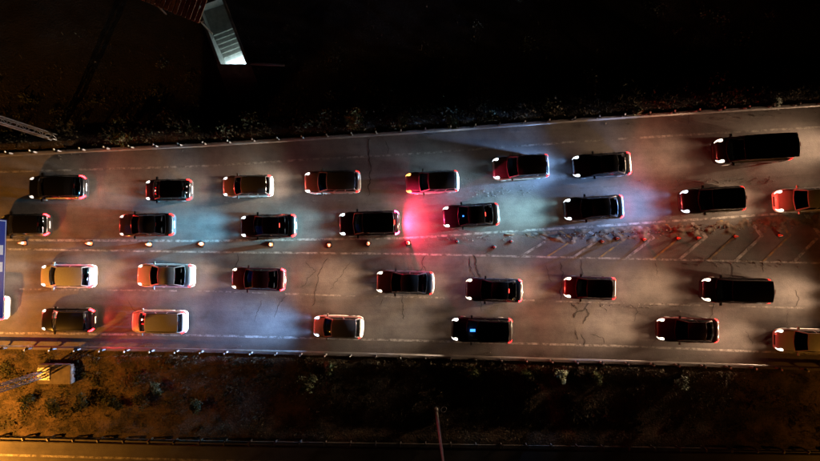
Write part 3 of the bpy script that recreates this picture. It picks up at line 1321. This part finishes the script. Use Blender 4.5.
CARS = [
    # upper lane of the upper carriageway, left to right
    (57, 187.5, 58, 'hatch', 'black', 'dim', 0.15, 2, 'black hatchback with bright white-lit tail, farthest left in the uppermost lane', {}),
    (168, 190, 47, 'hatch', 'black', 'white', 0.55, 1, 'small black hatchback with white headlights, shortest car of the uppermost lane', {}),
    (247, 186, 50, 'wagon', 'silver', 'white', 0.8, 1, 'silver estate car with red-lit bonnet, behind the small black hatchback', {}),
    (332, 182, 56, 'wagon', 'silver', 'white', 1.0, 0, 'long silver estate car with dark roof, above the black car glaring red', {'tail': 0}),
    (432, 182, 53, 'wagon', 'silver', 'amber', 0, 0, 'pale estate car with amber corner lamp and side lit bright red', {}),
    (521, 167, 56, 'suv', 'beige', 'cool', 0.45, 0, 'beige boxy off-roader with dark roof and red windscreen edge in blue light', {}),
    (602, 165, 58, 'sedan', 'charcoal', 'blue', 2.6, 2, 'dark saloon with glaring headlights and orange tail, just behind the beige off-roader', {}),
    (754, 149, 75, 'van', 'black', 'warm', 0.9, 0, 'long black van alone at the right of the uppermost lane', {}),
    # lower lane of the upper carriageway
    (24, 225, 50, 'hatch', 'black', 'off', 0, 2, 'black hatchback with red tail lamps beside the blue gantry sign', {}),
    (146, 225, 56, 'sedan', 'charcoal', 'dim', 0.25, 0, 'dark saloon whose boot is lit cyan blue', {}),
    (268, 226, 56, 'sedan', 'black', 'azure', 1.8, 1, 'black saloon with red stop lamp, directly below the silver estate with red-lit bonnet', {'stop': True}),
    (369, 223.5, 60, 'suv', 'black', 'teal', 1.5, 3, 'black off-roader throwing a strong red glow on the road behind it', {'stop': True}),
    (471, 215.5, 56, 'sedan', 'charcoal', 'white', 0.55, 0, 'charcoal saloon with red-lit bonnet, facing the strong red glow', {'stop': True, 'screen': 0.3}),
    (594, 208, 59, 'sedan', 'charcoal', 'teal', 1.7, 2, 'charcoal saloon with bright-edged body below the dark glaring-headlight saloon', {'brake': 4}),
    (713, 200, 63, 'suv', 'black', 'blue', 2.4, 0, 'black estate with bluish beam, below the long black van', {'brake': 2}),
    (806, 199.5, 60, 'sedan', 'white', 'warm', 0.9, 1, 'white saloon with red-lit bonnet, cut by the right edge of the frame', {}),
    # upper lane of the lower carriageway
    (67, 276, 54, 'hatch', 'white', 'white', 0.8, 1, 'white hatchback tinted orange with dark windscreen, leftmost of the two orange-tinted cars', {'brake': 2}),
    (165, 275.5, 57, 'sedan', 'white', 'warm', 1.2, 1, 'white saloon with orange-lit bonnet and large dark rear window', {}),
    (258, 279, 54, 'sedan', 'maroon', 'warm', 0.9, 2, 'dark red saloon with red tail lamps and headlight pools before its nose', {}),
    (405, 282.5, 57, 'sedan', 'grey', 'warm', 1.1, 0, 'dark grey saloon with a red-lit flank, right of the dark red saloon', {}),
    (494, 290, 56, 'sedan', 'charcoal', 'warm', 0.7, 2, 'dark saloon with red stop lamp directly above the black car with blue screen', {'stop': True}),
    (590, 288, 51, 'hatch', 'maroon', 'warm', 0.9, 1, 'small dark red hatchback above the branching cracks', {}),
    (737, 290.5, 67, 'mpv', 'black', 'warm', 1.1, 0, 'long black minivan under the hatched gore', {}),
    # lower lane of the lower carriageway
    (67, 320, 53, 'suv', 'black', 'warm', 0.5, 2, 'black off-roader with red tail lamps, lowest lane near the gantry base', {'brake': 4}),
    (158, 322, 54, 'mpv', 'white', 'off', 0, 1, 'white minivan with red-orange lit bonnet and dark rear window', {}),
    (338, 327, 49, 'hatch', 'white', 'blue', 2.2, 0, 'white hatchback with bright tail throwing a blue beam', {}),
    (482, 330, 60, 'suv', 'black', 'white', 0.6, 1, 'black off-roader with a blue screen glowing on its dashboard', {'screen': True}),
    (688, 330, 60, 'sedan', 'maroon', 'warm', 0.9, 1, 'dark maroon saloon with slanted headlights in the lowest lane at right', {}),
    (806, 341, 58, 'sedan', 'white', 'warm', 0.9, 0, 'pale saloon lit brown, in the lowest lane cut by the right edge', {}),
    # just past the frame, still lighting it
    (-24, 308, 58, 'suv', 'silver', 'off', 0, 2, 'car almost hidden behind the blue gantry sign, only its tail showing', {}),
    (886, 140, 58, 'sedan', 'grey', 'warm', 1.1, 0, 'grey saloon following the long black van, past the right edge', {}),
    (868, 297, 58, 'sedan', 'silver', 'warm', 1.1, 0, 'silver saloon following the long black minivan, past the right edge', {}),
]
for c in CARS:
    kw = dict(c[9])
    kw.pop('tail', None)
    add_car(*c[:9], **kw)


# ------------------------------------------------------------------ cones and marker posts
def cone_meshes():
    base = MB()
    base.box((0, 0, 0.02), (0.42, 0.42, 0.04))
    base.box((0, 0, 0.05), (0.34, 0.34, 0.022))
    body = MB().lathe([(0.155, 0.055), (0.118, 0.28), (0.114, 0.29)], 14)
    collar = MB().lathe([(0.119, 0.282), (0.083, 0.50)], 14)
    top = MB().lathe([(0.081, 0.50), (0.036, 0.76), (0.03, 0.775), (0.018, 0.775)], 14)
    return base.mesh('base', BLACK_PL), body.mesh('cone_body', ORANGE, True), collar.mesh('reflective_collar', CONE_WHITE, True), top.mesh('cone_tip', ORANGE, True)


cb, cbo, cco, cti = cone_meshes()
CONES = [
    (25, 243, 'bright orange cone nearest the blue gantry sign'),
    (91, 243.5, 'orange cone above the orange-tinted white hatchback'),
    (150, 244.5, 'orange cone right below the dark saloon with blue-lit boot'),
    (202, 244, 'orange cone standing between the blue-lit boot and the dark red saloon'),
    (271, 244.5, 'orange cone right below the black saloon with red stop lamp'),
    (329, 245, 'orange cone at the nose of the red-glaring black off-roader'),
    (368, 243.5, 'orange cone beside the flank of the red-glaring black off-roader'),
    (408, 243, 'cone standing in the strong red glow'),
    (602, 241.5, 'dirty cone at the left tip of the hatched gore'),
    (617, 238.5, 'dirty cone next right of the leftmost gore cone'),
    (644, 239.5, 'dirty orange cone third from the left in the gore'),
    (678, 238.5, 'dirty cone fourth from the left in the gore'),
    (698, 238, 'dirty cone fifth from the left in the gore'),
    (735, 236.5, 'orange cone at the yellow chevron, second from the right in the gore'),
    (779, 235.5, 'orange cone at the last yellow chevron, rightmost in the gore'),
]
for cx, cy, lab in CONES:
    t = thing('traffic_cone', lab, 'traffic cone', px(cx, cy, 0.003), random.uniform(0, 1.5), 'cones dividing the carriageways')
    if cx > 560:
        t.scale = (0.72, 0.72, 0.6)
    obj('base', cb, t)
    obj('cone_body', cbo, t)
    obj('reflective_collar', cco, t)
    obj('cone_tip', cti, t)
pb = MB().lathe([(0.16, 0.0), (0.16, 0.03), (0.06, 0.07)], 14).mesh('base', BLACK_PL)
pp = MB().lathe([(0.045, 0.06), (0.045, 0.56)], 10).mesh('post', ORANGE, True)
pc = MB().lathe([(0.047, 0.56), (0.047, 0.72), (0.03, 0.75)], 10).mesh('reflective_collar', CONE_WHITE, True)
for cx, cy, lab in [(457, 241.5, 'slim marker post right below the charcoal saloon with red-lit bonnet'),
                    (494, 247, 'slim marker post set lower than its neighbours, casting a long shadow'),
                    (511, 241.5, 'slim marker post at the right end of the cone row')]:
    t = thing('marker_post', lab, 'marker post', px(cx, cy, 0.003), 0, 'slim posts dividing the carriageways')
    obj('base', pb, t)
    obj('post', pp, t)
    obj('reflective_collar', pc, t)


# ------------------------------------------------------------------ sign gantry with its columns and the blue sign
def lattice(parent, a, b, w, name, n):
    """four chords with diagonals between points a and b"""
    a, b = Vector(a), Vector(b)
    d = (b - a).normalized()
    u = Vector((1, 0, 0)) if abs(d.x) < .9 else Vector((0, 1, 0))
    v = d.cross(u).normalized()
    crn = [u * (sx * w / 2) + v * (sy * w / 2) for sx, sy in ((1, 1), (-1, 1), (-1, -1), (1, -1))]
    for c in crn:
        obj('chord', MB().tube(a + c, b + c, .05, .05, 8).mesh('chord', GALV, True), parent)
    ln = (b - a).length
    for i in range(n):
        p, q = a + d * (ln * i / n), a + d * (ln * (i + 1) / n)
        m = MB()
        for k in range(4):
            c0, c1 = crn[k], crn[(k + 1) % 4]
            if i % 2:
                c0, c1 = c1, c0
            m.tube(p + c0, q + c1, .018, .018, 5, False)
            m.tube(q + c0, q + c1, .026, .026, 5, False)
        o = obj('bracing', m.mesh('bracing', GALV, True), parent)


gN = px(57, 137.5, -0.2)
gS = px(55, 374, 0.35)
gx = (gN.x + gS.x) / 2 - 0.5
gan = thing('sign_gantry', 'grey lattice sign gantry spanning the highway at the left edge', 'gantry', (gx, 0, 0))
for gy, z0 in ((gN.y, -0.3), (gS.y, 0.33)):
    lattice(gan, (0, gy, z0), (0, gy, 7.6), 0.4, 'column', 9)
    obj('base_plate', MB().box((0, gy, z0 + .03), (0.9, 0.9, 0.05)).mesh('base_plate', GALV), gan)
    for bx in (-.36, .36):
        for by in (-.36, .36):
            obj('bolt', MB().tube((bx, gy + by, z0), (bx, gy + by, z0 + .16), .03, .03, 6).mesh('bolt', POST_M), gan)
lattice(gan, (0, gN.y, 6.2), (0, gS.y, 6.2), 0.5, 'beam', 26)
f = thing('gantry_footing', 'square concrete footing block under the lower gantry column', 'concrete footing',
          (px(54, 374.5, 0.3).x, px(54, 374.5, 0.3).y, 0), R(0))
bm_ = bmesh.new()
bmesh.ops.create_cube(bm_, size=1)
for v in bm_.verts:
    v.co = Vector((v.co.x * 2.45, v.co.y * 1.42, v.co.z * 0.9 - 0.13))
bmesh.ops.bevel(bm_, geom=bm_.edges[:], offset=0.03, segments=2, affect='EDGES')
fme = bpy.data.meshes.new('block')
bm_.to_mesh(fme)
bm_.free()
fme.materials.append(CONCRETE)
obj('block', fme, f)
f2 = thing('gantry_footing', 'low concrete footing under the upper gantry column in dark scrub', 'concrete footing', (gx, gN.y, 0))
obj('block', MB().box((0, 0, -0.5), (1.9, 1.5, 0.42)).mesh('block', CONCRETE), f2)

# sign: bottom edge at 5.3 m
SZ0, SZ1 = 5.25, 8.6
sy0, sy1 = px(4, 220, SZ0).y, px(4, 319, SZ0).y
sx = px(5.2, 270, SZ0).x
sg_ = thing('direction_sign', 'large blue direction sign with white border hung on the gantry at the left edge', 'road sign', (sx, (sy0 + sy1) / 2, SZ0))
wS = sy0 - sy1
hS = SZ1 - SZ0
obj('panel', MB().box((-.03, 0, hS / 2), (.06, wS, hS)).mesh('panel', BLUE_SIGN), sg_)
for yy, zz, ww, hh in ((0, .07, wS - .1, .05), (0, hS - .07, wS - .1, .05), (-wS / 2 + .07, hS / 2, .05, hS - .2), (wS / 2 - .07, hS / 2, .05, hS - .2)):
    obj('border', MB().box((.004, yy, zz), (.008, ww, hh)).mesh('border', SIGN_WHITE), sg_)
for ypx in (231, 250, 267, 296, 307):
    yy = px(4, ypx, SZ0 + .4).y - (sy0 + sy1) / 2
    if ypx in (250, 267):
        obj('lettering', MB().box((.004, yy, .42), (.008, .62, .34)).mesh('lettering', SIGN_WHITE), sg_)
for yy in (-2, 0, 2):
    obj('bracket', MB().box((-.2, yy, .9), (.3, .08, .08)).mesh('bracket', GALV), sg_)


# ------------------------------------------------------------------ street lamps of the side road
LAMP_ON = emit('sodium_lens', (1.0, 0.42, 0.06), 60.0)
LAMP_OFF = simple('lens_glass_off', (0.3, 0.3, 0.28), 0.2)


def street_lamp(loc, label, on, power=0.0, hoop=False):
    t = thing('street_lamp', label, 'street lamp', loc, 0, 'tall lamps along the verge')
    pole = MB()
    P = [(0, 0.16), (0.4, 0.155), (0.42, 0.12), (4, 0.105), (8, 0.085), (10.8, 0.065)]
    pole.lathe([(r, z) for z, r in P], 12)
    obj('pole', pole.mesh('pole', GALV, True), t)
    arm = MB()
    pts = [Vector((0, -0.9 * (1 - math.cos(a)), 10.6 + 0.9 * math.sin(a))) for a in np.linspace(0, math.pi / 2, 7)]
    for a, b in zip(pts, pts[1:]):
        arm.tube(a, b, .045, .045, 8)
    obj('arm', arm.mesh('arm', GALV, True), t)
    hd = obj('lamp_head', MB().lathe([(.02, .1), (.15, .08), (.2, 0), (.17, -.05)], 12).mesh('lamp_head', POST_M, True), t, pts[-1] + Vector((0, -.3, 0)))
    hd.scale = (1, 2.0, 1)
    obj('lens', MB().lathe([(.16, -.052), (.1, -.09), (.02, -.1)], 12).mesh('lens', LAMP_ON if on else LAMP_OFF, True), hd)
    obj('base_plate', MB().box((0, 0, .02), (.5, .5, .05)).mesh('base_plate', GALV), t)
    if hoop:
        m = MB()
        n = 20
        c = Vector((0.55, 0.1, 0.6))
        q = [c + Vector((0.2 * math.cos(a), 0.08 * math.cos(a), 0.62 * math.sin(a))) for a in np.linspace(0, 2 * math.pi, n + 1)]
        for a, b in zip(q, q[1:]):
            m.tube(a, b, .025, .025, 6, False)
        obj('cable_loop', m.mesh('cable_loop', GALV, True), t)
    if on:
        l = bpy.data.lights.new('sodium_lamp', 'SPOT')
        l.energy = power
        l.color = (1.0, 0.37, 0.045)
        l.spot_size = R(150)
        l.spot_blend = 1.0
        l.shadow_soft_size = 0.18
        lo = bpy.data.objects.new('sodium_lamp', l)
        COL.objects.link(lo)
        lo.parent = t
        lo.location = pts[-1] + Vector((0, -.3, -.15))
        lo.rotation_euler = (R(17), 0, 0)
    return t


lampM = px(436, 409, -0.3)
street_lamp((lampM.x, lampM.y, -0.4), 'tall unlit lamp post rising from the dark lower verge', False, 0, True)
lp = px(-80, 434, -0.3)
street_lamp((lp.x, lp.y, 0), 'lit sodium street lamp past the left edge of the frame', True, 43000)
lp = px(954, 440, -0.3)
street_lamp((lp.x, lp.y, 0), 'lit sodium street lamp past the right edge of the frame', True, 3600)


# ------------------------------------------------------------------ sunken stairway to the underpass
stair = thing('underpass_stairway', 'sunken concrete stairway lit cold white leading under the embankment', 'stairway', (0, 0, 0))
UP = -0.95                       # upper landing below the rim
NST, TR, RI = 7, 0.315, 0.17
BOT = UP - NST * RI


def prism(quad, z0, z1):
    q = [Vector((p.x, p.y, 0)) for p in quad]
    m = MB()
    n = len(q)
    m.add([p + Vector((0, 0, z0)) for p in q] + [p + Vector((0, 0, z1)) for p in q],
          [tuple(range(n))] + [tuple(range(n, 2 * n))] + [(i, (i + 1) % n, n + (i + 1) % n, n + i) for i in range(n)])
    return m


def slab(s0, s1, p0, p1, z0, z1):
    return prism([st(s0, p0, 0), st(s0, p1, 0), st(s1, p1, 0), st(s1, p0, 0)], G_NORTH + z0, G_NORTH + z1)


obj('landing', slab(S0, 0, -HW, HW, UP - .3, UP).mesh('landing', STAIR_M), stair)
for i in range(NST):
    z = UP - (i + 1) * RI
    obj('step', slab(i * TR + .001, (i + 1) * TR, -HW, HW, z - .3, z + .0).mesh('step', STAIR_M), stair)
obj('floor', slab(NST * TR, 9.0, -HW, HW, BOT - .3, BOT - .002).mesh('floor', STAIR_M), stair)
obj('side_wall', slab(S0 - .2, 9.0, -HW - .2, -HW, BOT - .3, -0.01).mesh('side_wall', WALL_M), stair)
obj('side_wall', slab(S0 - .2, 9.0, HW, HW + .2, BOT - .3, -0.01).mesh('side_wall', WALL_M), stair)
obj('end_wall', slab(S0 - .2, S0, -HW, HW, BOT - .3, -0.01).mesh('end_wall', WALL_M), stair)
obj('tunnel_end', slab(9.0, 9.2, -HW - .2, HW + .2, BOT - .3, -0.01).mesh('tunnel_end', WALL_M), stair)
# kerb round the opening and the lid over the tunnel
for p0, p1 in ((-HW - .2, -HW - .002), (HW + .002, HW + .2)):
    e = [st(S0 - .2, p0, 0), st(S0 - .2, p1, 0), st(s_at_lid(p1), p1, 0), st(s_at_lid(p0), p0, 0)]
    obj('coping', prism(e, G_NORTH - .02, G_NORTH + .1).mesh('coping', CONCRETE), stair)
lid = [st(s_at_lid(-HW - .3), -HW - .3, 0), st(s_at_lid(HW + .3), HW + .3, 0), st(6.5, HW + .3, 0), st(6.5, -HW - .3, 0)]
obj('tunnel_lid', prism(lid, G_NORTH - .2, G_NORTH + .06).mesh('tunnel_lid', CONCRETE), stair)
a, b = st(s_at_lid(HW) + .06, HW + .35, 0), st(s_at_lid(HW) + .06, HW + .35, 0) + Vector((2.6, -.12, 0))
obj('parapet', prism([a, b, b - Vector((0, .14, 0)), a - Vector((0, .14, 0))], G_NORTH - .1, G_NORTH + .25).mesh('parapet', CONCRETE), stair)
for p0 in (HW - .05,):
    m = MB()
    m.tube(st(-1.6, p0, G_NORTH * 0 + G_NORTH - P_O.z + UP + .9), st(0, p0, UP + .9), .02, .02, 6)
    m.tube(st(0, p0, UP + .9), st(NST * TR, p0, BOT + .9), .02, .02, 6)
    obj('handrail', m.mesh('handrail', GALV, True), stair)
# tube lamp under the lid
sl = s_at_lid(0) + 0.5
lamp = thing('tunnel_lamp', 'white tube lamp under the lid of the stairway', 'lamp', st(sl, 0, -0.3))
lamp.rotation_euler = (0, 0, math.atan2(PE.y, PE.x))
obj('housing', MB().box((0, 0, .05), (1.3, .14, .06)).mesh('housing', POST_M), lamp)
obj('tube', MB().tube((-.6, 0, 0), (.6, 0, 0), .025, .025, 8).mesh('tube', emit('tube_white', (0.72, 0.95, 1.0), 30.0), True), lamp)
al = bpy.data.lights.new('tube_light', 'AREA')
al.shape = 'RECTANGLE'
al.size, al.size_y = 1.2, 0.12
al.energy = 1500
al.color = (0.68, 0.94, 1.0)
alo = bpy.data.objects.new('tube_light', al)
COL.objects.link(alo)
alo.parent = lamp
alo.location = (0, 0, -.06)
alo.rotation_euler = (R(-35), 0, 0)

# slatted canopy beside the stairway
can = thing('slatted_canopy', 'brown slatted timber canopy beside the lit stairway', 'canopy', (0, 0, 0))
CZ = G_NORTH + 2.3
E0, E1 = px(138, -1.5, CZ), px(201, 24, CZ)
ed = (E1 - E0).normalized()
ep = Vector((-ed.y, ed.x, 0))
if ep.y < 0:
    ep = -ep
ep = (ep + ed * 0.0).normalized()
Lc = (E1 - E0).length
E0 = E0 - ed * 3.0
Lc += 3.0
nsl = int(Lc / 0.36)
tilt = 0.12
for i in range(nsl):
    c = E0 + ed * (0.18 + i * 0.36)
    q = [c - ed * .13, c + ed * .13, c + ed * .13 + ep * 4.6, c - ed * .13 + ep * 4.6]
    jz = random.uniform(-.012, .012)
    m = MB()
    zs = [0, 0, tilt * 4.6, tilt * 4.6]
    m.add([Vector((p.x, p.y, CZ + z_ + jz)) for p, z_ in zip(q, zs)] + [Vector((p.x, p.y, CZ + z_ + jz + .06)) for p, z_ in zip(q, zs)],
          [(0, 1, 2, 3), (4, 5, 6, 7), (0, 1, 5, 4), (1, 2, 6, 5), (2, 3, 7, 6), (3, 0, 4, 7)])
    obj('slat', m.mesh('slat', WOOD), can)
for dd in (.25, 2.4, 4.3):
    a, b = E0 + ep * dd, E0 + ep * dd + ed * Lc
    z_ = CZ + tilt * dd - .1
    m = MB()
    m.add([Vector((p.x, p.y, z_ + k)) + ep * w for k in (-.07, .07) for p in (a, b) for w in (-.05, .05)],
          [(0, 1, 3, 2), (4, 6, 7, 5), (0, 2, 6, 4), (1, 5, 7, 3), (0, 4, 5, 1), (2, 3, 7, 6)])
    obj('beam', m.mesh('beam', WOOD_D), can)
for dd in (.25, 4.3):
    for f_ in (.03, .5, .97):
        p = E0 + ep * dd + ed * Lc * f_
        obj('post', MB().tube((p.x, p.y, G_NORTH - .3), (p.x, p.y, CZ + tilt * dd - .1), .07, .07, 8).mesh('post', WOOD_D, True), can)


# ------------------------------------------------------------------ verge vegetation
def grass():
    N = 26000
    V, F = [], []
    k = 0
    while k < N:
        x = random.uniform(-35, 35)
        if random.random() < 0.62:
            y = random.uniform(Lr(x) + 0.5, Sr(x) - 0.45)
        else:
            y = Nr(x) + 0.45 + abs(random.gauss(0, 3.2))
        if in_rim(x, y, .4):
            continue
        d = noise.noise(Vector((x * .55, y * .55, 9)))
        if d < random.uniform(-.5, .25):
            k += 0.3
            continue
        z = ground_z(x, y) - .02
        h = random.uniform(.06, .2) * (1 + max(0, d) * 1.2)
        for _ in range(3):
            a = random.uniform(0, 6.283)
            ln = random.uniform(.4, 1.3) * h
            w = random.uniform(.008, .02)
            dx, dy = math.cos(a), math.sin(a)
            o = len(V)
            V += [(x - dy * w, y + dx * w, z), (x + dy * w, y - dx * w, z), (x + dx * ln * .9, y + dy * ln * .9, z + h)]
            F.append((o, o + 1, o + 2))
        k += 1
    me = bpy.data.meshes.new('grass')
    me.from_pydata(V, [], F)
    me.materials.append(GRASS_M)
    o = obj('grass', me)
    o['kind'] = 'stuff'
    tag(o, 'dry grass tufts over the verges on both sides', 'grass')


grass()


def bush(cx, cy, rad, h, mat, label, n=420):
    p = px(cx, cy, -0.3)
    z = ground_z(p.x, p.y)
    t = thing('bush', label, 'bush', (p.x, p.y, z), random.uniform(0, 6), 'scrub bushes on the verges')
    stem = MB()
    lob = []
    for _ in range(6):
        a = random.uniform(0, 6.283)
        r = rad * random.uniform(.2, .75)
        q = Vector((math.cos(a) * r, math.sin(a) * r, h * random.uniform(.45, .8)))
        stem.tube((0, 0, -.05), q, .03, .012, 5, False)
        lob.append((q, rad * random.uniform(.3, .55)))
    lob.append((Vector((0, 0, h * .6)), rad * .55))
    obj('stem', stem.mesh('stem', BARK, True), t)
    V, F = [], []
    for _ in range(n):
        c, r = random.choice(lob)
        d = Vector((random.gauss(0, 1), random.gauss(0, 1), random.gauss(0, .8))).normalized() * (r * random.uniform(.35, 1.1))
        q = c + d
        q.z = max(.02, q.z)
        u = Vector((random.gauss(0, 1), random.gauss(0, 1), random.gauss(0, .6))).normalized()
        w = u.orthogonal().normalized()
        s_ = random.uniform(.05, .11)
        o = len(V)
        V += [q - w * s_ * .45, q + u * s_, q + w * s_ * .45, q - u * s_]
        F.append((o, o + 1, o + 2, o + 3))
    me = bpy.data.meshes.new('foliage')
    me.from_pydata([tuple(v) for v in V], [], F)
    me.materials.append(mat)
    obj('foliage', me, t)


def scrub():
    V, F = [], []
    for _ in range(230):
        x = random.uniform(-34, 34)
        if random.random() < .72:
            y = random.uniform(Lr(x) + .9, Sr(x) - .8)
        else:
            y = Nr(x) + .9 + abs(random.gauss(0, 4))
        if in_rim(x, y, .8):
            continue
        z = ground_z(x, y)
        r = random.uniform(.18, .6)
        for _ in range(int(150 * r)):
            d = Vector((random.gauss(0, .45), random.gauss(0, .32), 0)) * r * 1.6
            q = Vector((x, y, z + abs(random.gauss(0, .4)) * r * .8)) + d
            u = Vector((random.gauss(0, 1), random.gauss(0, 1), random.gauss(0, .5))).normalized()
            w = u.orthogonal().normalized()
            s_ = random.uniform(.04, .1)
            o = len(V)
            V += [tuple(q - w * s_ * .5), tuple(q + u * s_), tuple(q + w * s_ * .5), tuple(q - u * s_)]
            F.append((o, o + 1, o + 2, o + 3))
    me = bpy.data.meshes.new('scrub')
    me.from_pydata(V, [], F)
    me.materials.append(LEAF_D)
    o = obj('scrub', me)
    o['kind'] = 'stuff'
    tag(o, 'low dark scrub patches spread over both verges', 'scrub')


scrub()
BUSHES = [
    (357, 122, 1.0, 1.2, LEAF_L, 'pale green bush beside the upper guardrail left of the long crack'),
    (405, 124, 0.7, 1.0, LEAF_L, 'pale green bush hanging over the upper guardrail right of the long crack'),
    (452, 127, 0.6, 0.9, LEAF_L, 'thin green bush at the upper guardrail above the silver estate lit red'),
    (490, 118, 0.6, 0.9, LEAF_D, 'small dark bush at the upper guardrail above the beige off-roader'),
    (128, 142, 0.8, 0.9, LEAF_L, 'low bush growing through the upper guardrail near the gantry'),
    (190, 127, 1.1, 1.2, LEAF_D, 'faint broad bush on the dark bank below the lit stairway'),
    (635, 113, 0.5, 0.6, LEAF_L, 'small weed bush at the upper guardrail above the red glow, middle right'),
    (772, 105, 0.5, 0.6, LEAF_D, 'small weed bush at the upper guardrail above the long black van'),
    (57, 407, 0.8, 0.8, LEAF_D, 'dark bush on the orange verge just below the concrete footing'),
    (85, 402, 0.8, 0.9, LEAF_D, 'dark bush on the orange verge, right neighbour of the one below the footing'),
    (118, 405, 0.6, 0.7, LEAF_D, 'dark low bush on the orange verge above the third guardrail'),
    (143, 399, 0.8, 0.8, LEAF_D, 'dark bush on the orange verge below the white minivan'),
    (158, 388, 0.6, 0.7, LEAF_D, 'small dark bush uphill of the others on the orange verge'),
    (30, 400, 0.6, 0.6, LEAF_D, 'leftmost dark bush on the orange verge'),
    (196, 408, 0.7, 0.8, LEAF_D, 'rightmost dark bush on the orange verge'),
    (308, 382, 0.8, 0.8, LEAF_L, 'pale bush on the lower verge below the white hatchback'),
    (332, 366, 0.5, 0.6, LEAF_L, 'thin weed bush at the lower guardrail below the white hatchback'),
    (470, 372, 0.6, 0.7, LEAF_L, 'pale bush on the dark verge below the black car with blue screen'),
    (524, 372, 0.45, 0.5, LEAF_L, 'small pale bush on the dark verge, left of the brighter one'),
    (560, 375, 0.6, 0.8, LEAF_L, 'brightest pale bush on the dark lower verge near the middle'),
    (596, 377, 0.5, 0.6, LEAF_L, 'small pale bush on the dark verge, right of the brighter one'),
    (680, 382, 0.6, 0.6, LEAF_D, 'faint bush on the dark verge below the maroon saloon'),
]
for b_ in BUSHES:
    bush(*b_)
